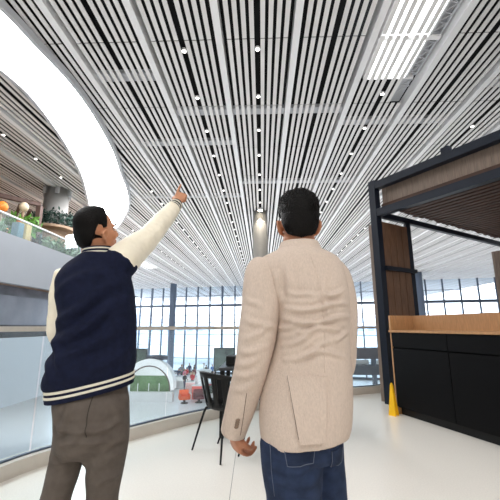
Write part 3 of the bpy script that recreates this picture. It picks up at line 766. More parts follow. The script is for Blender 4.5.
# ------------------------------------------------------------------ the two men
def head_parts(b, M, neck_to, neck_r=0.058):
    """cranium, face, ears and neck as overlapping volumes; M places the head (face along +y)"""
    R3 = M.to_3x3()
    def E_(c, r): b.ell(M @ Vector(c), r, R3, 20)
    def T_(p, r, n=10, **k): b.tube([M @ Vector(q) for q in p], r, n, 3, **k)
    E_((0,-0.012,0.035), (0.077,0.098,0.086))
    E_((0,0.022,-0.03), (0.066,0.07,0.085))
    E_((0,0.045,-0.062), (0.05,0.046,0.05))
    E_((0,0.068,-0.098), (0.026,0.022,0.02))
    E_((0,0.07,0.026), (0.056,0.024,0.016))
    for s in (-1, 1):
        E_((s*0.04,0.062,-0.025), (0.026,0.026,0.026))
        E_((s*0.052,0.0,-0.07), (0.016,0.045,0.035))
        E_((s*0.012,0.1,-0.036), (0.010,0.012,0.009))
        # ear: helix rim, lobe and inner shell
        hel = [(s*0.072,0.012,-0.020),(s*0.083,0.013,0.000),(s*0.089,0.0,0.011),(s*0.092,-0.017,0.004),(s*0.091,-0.020,-0.015),(s*0.084,-0.012,-0.037),(s*0.073,0.0,-0.046)]
        T_(hel, [0.006,0.0068,0.0068,0.0068,0.0068,0.0075,0.0075])
        E_((s*0.076,-0.004,-0.015), (0.008,0.015,0.023))
    T_([(0,0.088,0.018),(0,0.104,-0.01),(0,0.114,-0.03)], [0.009,0.011,0.013])
    E_((0,0.094,-0.058), (0.022,0.012,0.0065)); E_((0,0.092,-0.07), (0.02,0.012,0.0075))
    a = M @ Vector((0,-0.03,-0.03)); c = M @ Vector((0,-0.026,-0.095))
    b.tube([a, c, neck_to], [neck_r*0.98, neck_r, neck_r*1.22], 20, 4)
def face_bits(root, M, hair):
    R3 = M.to_3x3(); eye = mat('eye_white', (236,232,226), 0.2); iris = mat('iris_brown', (52,34,24), 0.2)
    for s in (-1, 1):
        e = MB().ell(M @ Vector((s*0.031,0.0865,0.006)), (0.0125,0.0075,0.0085), R3, 14).build('eye', eye, root, smooth=True)
        MB().ell(M @ Vector((s*0.031,0.0925,0.006)), (0.0052,0.0026,0.0056), R3, 12).build('iris', iris, e, smooth=True)
        MB().tube([M @ Vector((s*0.014,0.094,0.026)), M @ Vector((s*0.032,0.095,0.031)), M @ Vector((s*0.05,0.083,0.026))], [0.004,0.005,0.003], 8).build('eyebrow', hair, root, smooth=True)
def hair_cap(root, M, m, line, thick, top, rough, freq, seed, name='hair', low=0.13):
    """short hair grown over the skull; line gives the hairline height by bearing from the face"""
    bm_v = []; fs = []; NA_, NE_ = 200, 100
    C = Vector((0,-0.012,0.035))
    for j in range(NE_+1):
        el = -math.pi*0.42+(math.pi*0.915)*j/NE_
        for i in range(NA_):
            az = 2*math.pi*i/NA_-math.pi      # 0 = face
            d = Vector((math.sin(az)*math.cos(el), math.cos(az)*math.cos(el), math.sin(el)))
            if d.z > 0: rr = 1/math.sqrt((d.x/0.077)**2+(d.y/0.098)**2+(d.z/0.086)**2)
            else:
                q_ = 2+0.8*min(1, -d.z/0.45); rr = (abs(d.x/0.077)**q_+abs(d.y/0.098)**q_+abs(d.z/(0.086+(low-0.086)*min(1, -d.z/0.45)))**q_)**(-1/q_)
            A = abs(math.degrees(az)); e0 = np.interp(A, [p[0] for p in line], [p[1] for p in line])
            e0 += 2.5*noise.noise(Vector((az*9, seed, 0)))
            t = max(0, min(1, (math.degrees(el)-e0+3)/14)); t = t*t*(3-2*t)
            up = max(0, min(1, (math.degrees(el)+5)/60)); up = up*up*(3-2*up)
            h = thick+(top-thick)*up
            nn = noise.noise(d*freq+Vector((seed,0,0)))*0.6+noise.noise(d*freq*2.3+Vector((0,seed,0)))*0.4
            h2 = h*(1+rough*nn*(0.35+0.65*up))
            bm_v.append(M @ (C+d*(rr*(0.84+0.16*t)+h2*t)))
    for j in range(NE_):
        for i in range(NA_):
            k = (i+1) % NA_; fs.append((j*NA_+i, j*NA_+k, (j+1)*NA_+k, (j+1)*NA_+i))
    bm_v.append(sum((p for p in bm_v[NE_*NA_:]), Vector())/NA_); q = len(bm_v)-1
    for i in range(NA_): fs.append((NE_*NA_+i, NE_*NA_+(i+1) % NA_, q))
    return MB().add(bm_v, fs).build(name, m, root, smooth=True)
def hand_parts(b, M, side, curls, thumb, spread=0.06, k=1.0):
    """M: wrist frame, +x towards the fingertips, +y towards the thumb, +z back of the hand"""
    def tp(p): return M @ (Vector(p)*k)
    R3 = M.to_3x3()
    b.tube([tp((-0.05,0,0)), tp((0.0,0,0)), tp((0.03,0.0,-0.001)), tp((0.07,0.0,0)), tp((0.088,0,0.002))], [(0.019*k,0.027*k),(0.017*k,0.027*k),(0.017*k,0.036*k),(0.0145*k,0.042*k),(0.012*k,0.040*k)], 14, 3, ref=R3 @ Vector((0,0,1)), cap=0.5)
    b.ell(tp((0.03,0.022,-0.012)), (0.03*k,0.017*k,0.016*k), R3, 12)
    lens = ((0.044,0.027,0.022),(0.048,0.030,0.023),(0.044,0.028,0.023),(0.035,0.022,0.020))
    tips = []
    for i, y in enumerate((0.031,0.0105,-0.0105,-0.030)):
        p = Vector((0.085-0.004*abs(i-1), y, 0.001)); a = 0.0; pts = [tp(p-Vector((0.022,0,0)))  , tp(p)]; sp = spread*(1.2-i)*0.6
        for L_, c in zip(lens[i], curls[i]):
            a += math.radians(c); p = p+Vector((math.cos(a)*L_, math.sin(sp)*L_*max(0, math.cos(a)), -math.sin(a)*L_)); pts.append(tp(p))
        r = (0.0098,0.0100,0.0095,0.0085)[i]*k
        b.tube(pts, [r*1.05, r*1.08, r, r*0.92, r*0.78], 10, 3, ref=R3 @ Vector((0,1,0)))
        tips.append(pts)
    b.tube([tp(p) for p in thumb], [0.0155*k,0.0135*k,0.0115*k,0.0095*k], 10, 3)
    return tips
def frame(o, x, z):
    x = Vector(x).normalized(); z = Vector(z); z = (z-x*z.dot(x)).normalized(); y = z.cross(x)
    m = Matrix((x, y, z)).transposed().to_4x4(); m.translation = o; return m
def ringpx(Y0, rows, b_, p=2.3, cy=0.0, tilt=0.0, ph=None):
    if ph is None: ph = PHI
    out = []
    for i, (y, l, r) in enumerate(rows):
        a, c = aty(l, y, Y0), aty(r, y, Y0)
        bb = b_[i] if isinstance(b_, (list, tuple)) else b_
        cc = cy[i] if isinstance(cy, (list, tuple)) else cy
        tt = tilt[i] if isinstance(tilt, (list, tuple)) else tilt
        out.append(((a.x+c.x)/2, Y0+cc, (a.z+c.z)/2, (c.x-a.x)/2*math.cos(ph), bb, p, tt, ph))
    return out
def on_back(objs, x, z, off=0.003, y0=0.3):
    """point on the camera-facing surface of a garment at (x, z)"""
    best = None
    for t in objs:
        hit = t.ray_cast(Vector((x, y0, z)), Vector((0, 1, 0)))
        if hit[0] is not None and (best is None or hit[0].y < best[0].y): best = hit
    if best is None: return None
    return best[0]+best[1]*off
def bvh(o):
    me = o.data; return BVHTree.FromPolygons([v.co for v in me.vertices], [tuple(p.vertices) for p in me.polygons])
def patch(name, trees, quad, m, parent, nu=14, nv=14, off=0.004, round_=0.0):
    """cloth piece lying on a garment; quad gives four (x,z) corners"""
    V = []; F = []; b = MB()
    for s, o_ in ((0, off), (1, -0.004)):
        for j in range(nv+1):
            for i in range(nu+1):
                u, v = i/nu, j/nv
                x = (quad[0][0]*(1-u)+quad[1][0]*u)*(1-v)+(quad[3][0]*(1-u)+quad[2][0]*u)*v
                z = (quad[0][1]*(1-u)+quad[1][1]*u)*(1-v)+(quad[3][1]*(1-u)+quad[2][1]*u)*v
                z -= round_*math.sin(math.pi*u)*v
                p = on_back(trees, x, z, o_)
                if p is None: p = V[-1] if V else Vector((x, 1.3, z))
                V.append(p)
    n1 = (nu+1)*(nv+1)
    for j in range(nv):
        for i in range(nu):
            q = j*(nu+1)+i; F.append((q, q+1, q+nu+2, q+nu+1)); F.append((n1+q, n1+q+nu+1, n1+q+nu+2, n1+q+1))
    rim = [i for i in range(nu+1)]+[(j+1)*(nu+1)-1 for j in range(1, nv+1)]+[nv*(nu+1)+i for i in range(nu-1, -1, -1)]+[j*(nu+1) for j in range(nv-1, 0, -1)]
    for a, c in zip(rim, rim[1:]+rim[:1]): F.append((a, n1+a, n1+c, c))
    b.add(V, F); return b.build(name, m, parent, smooth=False)
def seam(name, trees, pts, m, parent, r=0.0018, off=0.0012, n=10):
    P = []
    for (x0, z0), (x1, z1) in zip(pts[:-1], pts[1:]):
        for k in range(n):
            t = k/n; q = on_back(trees, x0+(x1-x0)*t, z0+(z1-z0)*t, off)
            if q is not None: P.append(q)
    if len(P) < 3: return None
    return MB().tube(P, [r]*len(P), 6, 1, cap=0.5).build(name, m, parent, smooth=True)
def xz(x, y, Y): p = aty(x, y, Y); return (p.x, p.z)
def band(rings, n=64, sub=3):
    return loft(rings, n, sub)
M_skin = mat('skin_tan', (196,138,104), 0.5, var=0.08, scale=30, bump=0.15, bscale=180)
M_skin2 = mat('skin_brown', (184,124,92), 0.5, var=0.08, scale=30, bump=0.15, bscale=180)
M_hair = mat('hair_black', (11,9,9), 0.5, var=0.35, scale=120, bump=0.9, bscale=260, stretch=(1,1,0.5), spec=0.15)
M_hair2 = mat('hair_curly_black', (11,9,9), 0.45, var=0.4, scale=90, bump=1.0, bscale=150, spec=0.15)
M_navy = mat('navy_wool', (23,28,50), 0.85, var=0.22, scale=40, bump=0.5, bscale=420, sheen=0.0, spec=0.15)
M_cream = mat('cream_leather', (248,240,220), 0.55, var=0.05, scale=14, bump=0.25, bscale=90)
M_creamk = mat('cream_knit', (226,220,204), 0.85, bump=0.4, bscale=400)
M_trous = mat('grey_brown_twill', (96,88,82), 0.85, var=0.12, scale=26, bump=0.35, bscale=380, spec=0.2)
M_linen = mat('beige_linen', (206,189,176), 0.85, var=0.07, scale=200, bump=0.5, bscale=300, stretch=(1,1,0.4), spec=0.2)
M_linendk = mat('linen_seam_shade', (118,102,92), 0.9)  # darker linen for seams and the painted shade under the collar
M_denim = mat('blue_denim', (42,54,80), 0.85, var=0.28, scale=22, bump=0.5, bscale=420, spec=0.2)
M_stitch = mat('denim_stitch', (92,100,118), 0.8)
M_seamn = mat('navy_seam', (12,14,26), 0.9)
M_shirt = mat('dark_tshirt', (24,26,36), 0.9)
M_shoe = mat('shoe_leather', (60,44,36), 0.5)
M_sneak = mat('sneaker_white', (216,214,210), 0.6)
M_gold = mat('gold_ring', (224,180,90), 0.25, metal=1.0)
M_button = mat('horn_button', (126,106,90), 0.35)

# ---- man in the varsity jacket, pointing up
Y1 = 1.65
PHI = R(25)
head1 = Matrix.Translation(aty(96.8, 232, Y1+0.03)) @ Matrix.Rotation(R(-36), 4, 'Z') @ Matrix.Rotation(R(18.8), 4, 'X') @ Matrix.Rotation(R(10.7), 4, 'Y') @ Matrix.Scale(0.95, 4)
sh = aty(118.5, 263.5, Y1+0.02); elb = aty(149, 237, Y1+0.19); wr = aty(175.5, 205.5, Y1+0.38)
lsh = aty(63, 280, Y1+0.01); lel = aty(59, 333, Y1+0.03); lwr = aty(69, 352, Y1+0.24)
b = MB()
neck1 = aty(95, 262, Y1+0.01)
head_parts(b, head1, neck1, 0.06)
rows = [(262,72,118),(275,66,126),(300,68,126),(340,70,124),(370,66,120),(392,65,118),(410,62,122)]
v, f = loft(ringpx(Y1, rows, [0.06,0.085,0.105,0.105,0.1,0.085,0.1]), 40, 3); b.add(v, f)
b.tube([sh, elb, wr], [0.05,0.042,0.029], 14)
b.tube([lsh+Vector((0.02,0,0)), lel.lerp(lsh,0.3)+Vector((0.004,0,0)), lel, lwr], [0.04,0.036,0.034,0.028], 14)
d_ = (wr-elb).normalized()
def leg_pts(rows, Y0, dys):
    P = []; Rr = []
    for (y, l, r), dy in zip(rows, dys):
        a, c = aty(l, y, Y0+dy), aty(r, y, Y0+dy); P.append((a+c)/2); Rr.append((c-a).length/2)
    return P, Rr
rl = [(398,88,128),(432,87,128.5),(455,86,125.5),(475,86.5,122),(500,87,118)]
ll = [(398,54,92),(432,55,90),(455,52,83.5),(475,48,78),(500,41,70)]
Pr, Rr = leg_pts(rl, Y1, [0.0,0.0,0.01,0.02,0.03]); Pl, Rl = leg_pts(ll, Y1, [0.02,0.02,0.02,0.02,0.02])
def extend(P, Rr, foot, rads, mid=0.28):
    a = P[-1]; q = Vector(foot)
    P2 = list(P); R2 = list(Rr)
    for t, r in zip((mid, 0.75, 1.0), rads): P2.append(a.lerp(q, t)); R2.append(r)
    return P2, R2
fr_ = (Pr[-1].x-0.03, Y1+0.06, 0.09); flt = (Pl[-1].x-0.05, Y1-0.02, 0.09)
Pr2, Rr2 = extend(Pr, Rr, fr_, (0.085,0.07,0.066)); Pl2, Rl2 = extend(Pl, Rl, flt, (0.08,0.07,0.066))
b.tube(Pr2[1:], [max(0.04, r*0.72) for r in Rr2[1:]], 14, 3); b.tube(Pl2[1:], [max(0.04, r*0.72) for r in Rl2[1:]], 14, 3)
for q in (fr_, flt): b.tube([(q[0],q[1]-0.04,0.06),(q[0]+0.035,q[1]+0.08,0.05),(q[0]+0.055,q[1]+0.13,0.042)], [(0.03,0.034),(0.026,0.032),(0.018,0.026)], 12)
# pointing right hand: index up, the other fingers folded, thumb tucked across
hx = Vector((0.12, 0.22, 0.95)); hx = (d_*0.55+hx*0.75).normalized()
HM = frame(wr+d_*0.03, hx, Vector((0.15,-1,0.25)))
hand_parts(b, HM, 1, ((2,6,4),(72,88,50),(76,90,50),(78,88,48)), ((0.022,0.026,-0.008),(0.05,0.046,-0.02),(0.078,0.036,-0.034),(0.092,0.014,-0.04)), k=0.92)
# left hand held in front of the waist
HL = frame(lwr, (lwr-lel).normalized()+Vector((0.35,0.2,0.1)), Vector((-0.6,-0.2,0.8)))
hand_parts(b, HL, -1, ((20,30,20),(24,34,22),(26,36,24),(28,38,24)), ((0.022,0.026,-0.008),(0.05,0.052,-0.016),(0.075,0.06,-0.026),(0.096,0.062,-0.034)), k=0.95)
man1 = fuse('person', b, 0.0048, 5, M_skin)
tag(man1, 'man in navy varsity jacket with cream sleeves pointing up at the ceiling', 'person')
face_bits(man1, head1, M_hair)
line1 = [(0,48),(35,46),(56,38),(66,18),(72,-12),(84,-14),(91,0),(103,4),(112,-10),(122,-34),(142,-58),(180,-66)]
hair_cap(man1, head1, M_hair, line1, 0.006, 0.019, 0.16, 26, 1.0)
# jacket body
def J(rows, b_, tilt, cy=0.0, p=2.35): return ringpx(Y1, rows, b_, p, cy, tilt)
jb = MB()
rows = [(253.5,83,111),(258,76,119),(264,67,125),(272,60,130),(282,56,134),(298,57,136.5),(320,59,138),(340,56,138.5),(356,50,138.5),(368,46,138),(376,45,136.5),(381,48,134)]
bb = [0.066,0.078,0.098,0.122,0.138,0.150,0.157,0.158,0.158,0.156,0.148,0.138]
tl = [0.0,0.02,0.05,0.05,0.03,0.02,0.03,0.08,0.13,0.18,0.2,0.2]
v, f = loft(J(rows, bb, tl), 56, 4); jb.add(v, f)
jb.tube([aty(98,272,Y1+0.02), aty(110,266,Y1+0.03), sh+Vector((0,0.015,0)), sh.lerp(elb, 0.15)], [0.07,0.082,0.085,0.083], 24, 5, cap=0.12)
def d1(co, no):
    seg_ = [(-0.66,1.40,-0.92,1.22,0.016,0.022),(-0.64,1.33,-0.90,1.12,0.016,0.022),(-0.62,1.24,-0.84,1.06,0.014,0.02),(-0.95,1.20,-0.80,1.03,0.009,0.02),(-0.99,1.13,-0.88,1.0,0.008,0.018),(-0.60,1.13,-0.72,1.0,0.008,0.018),(-0.70,1.46,-0.95,1.36,0.008,0.02),(-0.62,1.42,-0.66,1.15,0.007,0.018)]
    return ridges(co, no, seg_)+0.004*nz(co, (5,5,4), 2.0)+0.0015*nz(co, (16,16,12), 5.0)
jacket = fuse('varsity_jacket', jb, 0.006, 22, M_navy, man1, d1); jacket['label'] = 'navy varsity jacket body'
# ribbed hem with two cream stripes
hm = MB()
def hemring(y, grow, t=0.2): return ringpx(Y1, [(y, 48.5-grow, 134.2+grow)], 0.137+grow*0.004, 2.35, 0.0, t)[0]
R0 = [hemring(379, 0.0), hemring(381, 1.0), hemring(390.5, 1.0), hemring(391.5, 0.2)]
v, f = band(R0); hm.add(v, f); hem = hm.build('ribbed_hem', M_navy, jacket, smooth=True)
for ya, yb in ((379.8,382.2),(384.6,387.0)):
    s = MB(); v, f = band([hemring(ya, 1.55), hemring((ya+yb)/2, 1.8), hemring(yb, 1.55)], 64, 2); s.add(v, f); s.build('stripe', M_creamk, hem, smooth=True)
# collar
cmid = aty(96.5, 251, Y1+0.005)
cb = MB(); Rc = lambda z, r: (cmid.x+0.004, cmid.y+0.012, cmid.z+z, r*1.02, r, 2.0, 0.10, 0.4)
v, f = band([Rc(-0.032,0.079),Rc(-0.01,0.074),Rc(0.014,0.069),Rc(0.018,0.064)], 48, 3); cb.add(v, f); colr = cb.build('ribbed_collar', M_navy, jacket, smooth=True)
for za, r in ((-0.012,0.0765),(0.006,0.0725)):
    s = MB(); v, f = band([Rc(za-0.0035,r-0.0005),Rc(za,r),Rc(za+0.0035,r-0.001)], 48, 2); s.add(v, f); s.build('stripe', M_creamk, colr, smooth=True)
# sleeves
def dsl(co, no): return 0.0045*nz(co, (14,14,14), 1.0)+0.002*nz(co, (40,40,40), 3.0)
s = MB(); s.tube([sh.lerp(elb,0.04), sh.lerp(elb,0.22), elb.lerp(sh,0.35), elb, elb.lerp(wr,0.5), wr-d_*0.03], [0.083,0.083,0.073,0.063,0.056,0.046], 28, 5, cap=0.4)
rs = fuse('sleeve', s, 0.0055, 5, M_cream, jacket, dsl); rs['label'] = 'cream right sleeve'
s = MB(); s.tube([lsh+Vector((0.015,0,0.03)), lsh.lerp(lel,0.3), lsh.lerp(lel,0.7), lel, lel.lerp(lwr,0.5), lel.lerp(lwr,0.85)], [0.055,0.058,0.053,0.052,0.048,0.042], 28, 5, cap=0.5)
ls = fuse('sleeve', s, 0.0055, 5, M_cream, jacket, dsl); ls['label'] = 'cream left sleeve'
for p, dd, sl_, r0 in ((wr, d_, rs, 0.037), (lel.lerp(lwr,0.92), (lwr-lel).normalized(), ls, 0.037)):
    c = MB(); c.tube([p-dd*0.035, p-dd*0.005, p+dd*0.028], [r0*1.12, r0, r0*0.9], 24, 3, cap=0.15)
    k_ = c.build('ribbed_cuff', M_navy, sl_, smooth=True)
    for q in (-0.012, 0.010):
        c = MB(); c.tube([p+dd*(q-0.004), p+dd*(q+0.004)], [r0*1.09, r0*1.05], 24, 1, cap=0.05); c.build('stripe', M_creamk, k_, smooth=True)
T1 = [bvh(jacket)]
# trousers
tb_ = MB()
rows = [(377,61,125),(388,55,128.5),(402,53,130.5),(418,54,130.5),(434,55,129),(447,55,125),(457,62,117)]
v, f = loft(ringpx(Y1, rows, [0.105,0.118,0.145,0.15,0.138,0.11,0.06], 2.4), 48, 4); tb_.add(v, f)
tb_.tube(Pr2, Rr2, 26, 4, cap=0.2); tb_.tube(Pl2, Rl2, 26, 4, cap=0.2)
def dt(co, no):
    A = aty(84,440,Y1)
    seg_ = []
    for x0, y0, x1, y1, h in ((58,418,84,432,0.006),(86,430,118,424,0.006),(84,436,60,446,0.006),(86,442,120,436,0.006),(126,440,96,456,0.007),(122,455,92,468,0.006),(60,470,42,464,0.006),(84,462,60,486,0.006),(118,480,90,490,0.006),(76,394,64,440,0.005),(108,398,122,440,0.004)):
        p, q = xz(x0,y0,Y1-0.1), xz(x1,y1,Y1-0.1); seg_.append((p[0],p[1],q[0],q[1],h,0.014))
    return 1.8*ridges(co, no, seg_)+0.0035*nz(co, (7,7,5), 9.0)
trs = fuse('trousers', tb_, 0.0065, 12, M_trous, man1, dt); trs['label'] = 'grey brown trousers'
TT = [bvh(trs)]; Yb = Y1-0.14
dk = mat('twill_seam', (52,46,42), 0.9)
seam('centre_seam', TT, [xz(90,393,Yb), xz(87,420,Yb), xz(85,440,Yb)], dk, trs, 0.0018)
patch('welt_pocket', TT, [xz(99,393.5,Yb), xz(121,388,Yb), xz(121,391,Yb), xz(99,396.5,Yb)], mat('twill_welt', (72,64,58), 0.85), trs, 10, 3, 0.002)
patch('welt_pocket', TT, [xz(62,399,Yb), xz(82,396,Yb), xz(82,399,Yb), xz(62,402,Yb)], MATS['twill_welt'], trs, 10, 3, 0.002)
seam('side_seam', TT, [xz(127,400,Yb+0.08), xz(125,440,Yb+0.08), xz(116,490,Yb+0.08)], dk, trs, 0.0016)
for q in (fr_, flt):
    s = MB(); s.tube([(q[0]-0.01,q[1]-0.075,0.05),(q[0],q[1]-0.02,0.065),(q[0]+0.05,q[1]+0.1,0.05),(q[0]+0.085,q[1]+0.2,0.035)], [(0.045,0.044),(0.06,0.048),(0.048,0.052),(0.028,0.042)], 18, 4, ref=(0,0,1))
    s.box((q[0]+0.03,q[1]+0.06,0.012), (0.095,0.27,0.024), -0.3)
    fuse('shoe', s, 0.006, 4, M_sneak, man1)

# ---- man in the linen blazer, seen from behind
Y2 = 1.42
PHI = R(-8)
head2 = Matrix.Translation(aty(298.5, 224, Y2+0.05)) @ Matrix.Rotation(R(1), 4, 'Z') @ Matrix.Rotation(R(6), 4, 'X')
b = MB()
head_parts(b, head2, aty(299, 258, Y2+0.01), 0.062)
rows = [(254,279,319),(264,262,334),(280,262,336),(310,286,328),(350,286,328),(385,280,330),(420,278,330),(445,276,330)]
v, f = loft(ringpx(Y2, rows, [0.06,0.075,0.1,0.105,0.105,0.105,0.10,0.095]), 40, 3); b.add(v, f)
la = [aty(262,272,Y2-0.02), aty(260,305,Y2-0.03), aty(251.5,362,Y2-0.035), aty(243,398,Y2+0.0), aty(233.5,432,Y2+0.05)]
ra = [aty(334,276,Y2+0.04), aty(340,305,Y2+0.06), aty(340.5,340,Y2+0.07), aty(339,364,Y2+0.1), aty(335,374,Y2+0.19), aty(328,379,Y2+0.29)]
b.tube(la, [0.05,0.045,0.04,0.036,0.028], 14); b.tube(ra, [0.045,0.045,0.042,0.04,0.036,0.028], 14)
dl_ = (la[-1]-la[-2]).normalized()
# relaxed left hand, turned forward with the fingers curling in towards the leg
HM2 = frame(la[-1]+dl_*0.012, Vector((0.22,0.5,-0.8)), Vector((-0.75,-0.55,-0.45)))
tips = hand_parts(b, HM2, -1, ((34,42,30),(40,48,32),(44,50,34),(48,52,34)), ((0.02,0.024,-0.008),(0.046,0.046,-0.018),(0.07,0.05,-0.03),(0.09,0.044,-0.042)), k=0.9)
HR2 = frame(ra[-1], Vector((-0.6,0.6,0.1)), Vector((0.3,0.3,0.9)))
hand_parts(b, HR2, 1, ((16,26,18),(20,30,20),(22,32,22),(24,34,22)), ((0.022,0.026,-0.008),(0.05,0.05,-0.016),(0.076,0.056,-0.026),(0.098,0.056,-0.034)), k=0.95)
jl = [(440,262,322),(460,263.5,321.5),(480,266,321),(500,268.5,320)]
jr = [(440,300,342),(460,302,343),(480,303,345),(500,305,346.5)]
Pl, Rl = leg_pts(jl, Y2, [-0.03,-0.03,-0.02,-0.01]); Pr, Rr = leg_pts(jr, Y2, [0.07,0.08,0.09,0.10])
f_l = (Pl[-1].x+0.0, Y2+0.0, 0.09); f_r = (Pr[-1].x+0.02, Y2+0.16, 0.09)
Pl2, Rl2 = extend(Pl, Rl, f_l, (0.095,0.08,0.078)); Pr2, Rr2 = extend(Pr, Rr, f_r, (0.085,0.078,0.076))
b.tube(Pl2, [r*0.76 for r in Rl2], 14, 3); b.tube(Pr2, [r*0.76 for r in Rr2], 14, 3)
for q in (f_l, f_r): b.tube([(q[0],q[1]-0.04,0.06),(q[0],q[1]+0.08,0.05),(q[0],q[1]+0.14,0.042)], [(0.03,0.034),(0.026,0.032),(0.018,0.026)], 12)
man2 = fuse('person', b, 0.0048, 5, M_skin2)
tag(man2, 'man in beige linen blazer and blue jeans seen from behind', 'person')
face_bits(man2, head2, M_hair2)
line2 = [(0,44),(35,42),(58,30),(72,4),(80,-14),(88,-12),(96,0),(110,-8),(120,-28),(140,-54),(180,-62)]
hair_cap(man2, head2, M_hair2, line2, 0.009, 0.026, 0.8, 26, 4.0)
# blazer
bz = MB()
rows = [(247,284,314),(251,276,324),(257,262,336),(264,252,341),(274,250,345),(290,266,348),(310,273,349.5),(335,275,349),(358,270,350),(380,263,352),(405,259,352.5),(425,259,351.5),(438,261,349)]
bb = [0.068,0.08,0.095,0.105,0.115,0.13,0.14,0.142,0.14,0.145,0.155,0.158,0.156]
v, f = loft(ringpx(Y2, rows, bb, 2.15, 0.0, [0,0,0,0,0,0,0,0,0,0.02,0.04,0.07,0.1]), 64, 4); bz.add(v, f)
def seg2(lst, Yb, w=0.012):
    o_ = []
    for x0, y0, x1, y1, h in lst:
        p, q = xz(x0,y0,Yb), xz(x1,y1,Yb); o_.append((p[0],p[1],q[0],q[1],h,w))
    return o_
creases = seg2(((286,306,350,307,0.008),(284,318,352,321,0.008),(300,331,340,329,0.006),(284,346,320,328,0.006),(286,360,330,344,0.006),(300,352,346,356,0.005),(320,296,346,290,0.005),(288,290,318,298,0.004),(276,330,300,322,0.005),(332,340,351,334,0.005)), Y2-0.13, 0.008)+seg2(((325,272,327,330,0.004),(290,262,286,300,0.004),(270,300,264,350,0.007),(276,275,279,300,0.006)), Y2-0.1, 0.012)
def d2(co, no): return 1.6*ridges(co, no, creases)+0.003*nz(co, (6,6,5), 3.0)+0.0012*nz(co, (20,20,20), 8.0)
blazer = fuse('blazer', bz, 0.0055, 6, M_linen, man2, d2); blazer['label'] = 'beige linen blazer'
def dsl2(co, no):
    sg = seg2(((246,318,276,330,0.007),(244,338,272,328,0.006),(240,352,268,348,0.006),(238,366,262,356,0.006),(234,378,258,372,0.005),(246,298,262,308,0.005),(232,394,252,386,0.005)), Y2-0.1, 0.01)
    return ridges(co, no, sg)+0.003*nz(co, (10,10,9), 6.0)
s = MB(); s.tube([aty(268,266,Y2-0.01)]+[aty(263,275,Y2-0.02), aty(261.5,302,Y2-0.035), aty(258,332,Y2-0.045), aty(252,364,Y2-0.04), aty(243.5,397,Y2+0.0), aty(236.5,422,Y2+0.035), aty(233.5,433,Y2+0.05)], [0.06,0.074,0.078,0.074,0.066,0.059,0.053,0.05], 28, 5, cap=0.12)
lsl = fuse('sleeve', s, 0.0055, 5, M_linen, blazer, dsl2); lsl['label'] = 'left blazer sleeve'
s = MB(); s.tube([aty(329,267,Y2+0.02), aty(336,280,Y2+0.04), aty(340,305,Y2+0.06), aty(340.5,340,Y2+0.07), aty(339,366,Y2+0.1), aty(335,374,Y2+0.19), aty(329,378,Y2+0.27)], [0.055,0.066,0.07,0.066,0.062,0.055,0.05], 28, 5, cap=0.12)
rsl = fuse('sleeve', s, 0.0055, 5, M_linen, blazer, dsl2); rsl['label'] = 'right blazer sleeve'
# collar, vent flap, seams, buttons
cc = aty(299.5, 247, Y2-0.0)
cl = MB(); rc = lambda z, r, t=0.02: (cc.x, cc.y+0.006, cc.z+z, r*1.12, r, 2.1, t)
v, f = band([rc(-0.034,0.080),rc(-0.036,0.091),rc(-0.014,0.083),rc(0.012,0.0725),rc(0.02,0.069),rc(0.021,0.064)], 56, 3); cl.add(v, f); clo = cl.build('collar', M_linen, blazer, smooth=True)
MB().tube([(cc.x+math.cos(a)*0.1035, cc.y+0.006-math.sin(a)*0.0925, cc.z-0.0375+0.02*math.cos(a)*0.1) for a in np.linspace(-0.3, math.pi+0.3, 24)], [0.0022]*24, 6, 1, cap=0.3).build('collar_shade_line', M_linendk, clo, smooth=True)  # dark tube painting in the thin shadow line beneath the collar
T2 = [bvh(blazer)]; Yb = Y2-0.15
patch('vent_flap', T2, [xz(289,377,Yb), xz(326,377,Yb), xz(324,441.5,Yb), xz(300,444,Yb)], M_linen, blazer, 14, 20, 0.011)
seam('vent_edge', T2, [xz(288.6,377,Yb), xz(294,410,Yb), xz(299.4,442,Yb)], M_linendk, blazer, 0.0022, 0.003)
seam('centre_seam', T2, [xz(310,256,Y2-0.09), xz(322,290,Yb+0.02), xz(325,340,Yb+0.01), xz(325,377,Yb)], M_linen, blazer, 0.0016, 0.0)
TS = [bvh(lsl)]
seam('sleeve_seam', TS, [xz(247,392,Y2-0.05), xz(243,420,Y2), xz(240,437,Y2)], M_linendk, lsl, 0.0012, 0.0005)
for i in range(4):
    q = on_back(TS, *xz(238.2-i*0.55, 419.0+i*2.5, Y2-0.02), 0.003)
    if q is not None: MB().ell(q, (0.0085,0.004,0.0062), Matrix.Rotation(R(-18), 3, 'Y'), 14).build('button', M_button, lsl, smooth=True)
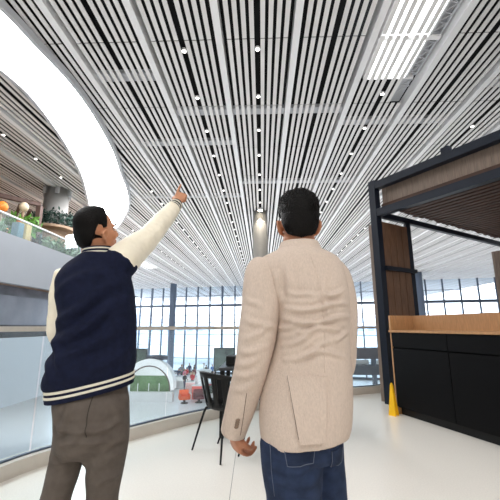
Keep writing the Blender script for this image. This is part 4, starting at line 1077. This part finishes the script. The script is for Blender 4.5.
# jeans
jb = MB()
rows = [(424,266,345),(436,262,343),(446,262,342),(456,263,341)]
v, f = loft(ringpx(Y2, rows, [0.12,0.135,0.135,0.115], 2.4), 48, 4); jb.add(v, f)
jb.tube(Pl2, [(r, r*1.08) for r in Rl2], 28, 4, cap=0.2); jb.tube(Pr2, [(r, r*1.05) for r in Rr2], 28, 4, cap=0.2)
def dj(co, no):
    sg = seg2(((268,470,300,476,0.005),(270,486,316,480,0.005),(288,472,320,462,0.006),(326,458,342,466,0.005),(324,476,344,484,0.005),(300,490,320,484,0.004)), Y2-0.12, 0.012)
    return ridges(co, no, sg)+0.003*nz(co, (7,7,5), 19.0)
jeans = fuse('jeans', jb, 0.0065, 6, M_denim, man2, dj); jeans['label'] = 'blue denim jeans'
TJ = [bvh(jeans)]; Yj = Y2-0.15
M_pock = mat('denim_pocket', (38,49,73), 0.85, var=0.28, scale=22, bump=0.5, bscale=420, spec=0.2)
q4 = [xz(284,446,Yj), xz(316,442,Yj), xz(314,464,Yj), xz(288,468.5,Yj)]
patch('back_pocket', TJ, q4, M_pock, jeans, 14, 12, 0.004, 0.008)
seam('stitching', TJ, [q4[0], q4[3], ((q4[3][0]+q4[2][0])/2, (q4[3][1]+q4[2][1])/2-0.007), q4[2], q4[1]], M_stitch, jeans, 0.0013, 0.0045, 14)
q5 = [xz(327,444,Yj+0.1), xz(340,443,Yj+0.1), xz(340,460,Yj+0.1), xz(328,462,Yj+0.1)]
patch('back_pocket', TJ, q5, M_pock, jeans, 10, 10, 0.004, 0.006)
seam('stitching', TJ, [q5[0], q5[3], q5[2], q5[1]], M_stitch, jeans, 0.0012, 0.0045, 10)
seam('side_seam', TJ, [xz(270,442,Y2-0.1), xz(271.5,470,Y2-0.1), xz(275,500,Y2-0.1)], M_stitch, jeans, 0.0012, 0.001, 14)
for q in (f_l, f_r):
    s = MB(); s.tube([(q[0],q[1]-0.08,0.05),(q[0],q[1]-0.02,0.065),(q[0],q[1]+0.1,0.05),(q[0],q[1]+0.21,0.035)], [(0.045,0.044),(0.06,0.048),(0.048,0.052),(0.028,0.042)], 18, 4, ref=(0,0,1))
    s.box((q[0],q[1]+0.06,0.012), (0.095,0.28,0.024))
    fuse('shoe', s, 0.006, 4, M_shoe, man2)
# ring on the left ring finger
rp = tips[2]; c = rp[1].lerp(rp[2], 0.45); ax = (rp[2]-rp[1]).normalized()
u = ax.orthogonal().normalized(); w = ax.cross(u)
MB().tube([c+(u*math.cos(a)+w*math.sin(a))*0.0098 for a in np.linspace(0, 2*math.pi, 18)], [0.0018]*18, 6, 1, cap=0.1).build('gold_ring', M_gold, man2, smooth=True)
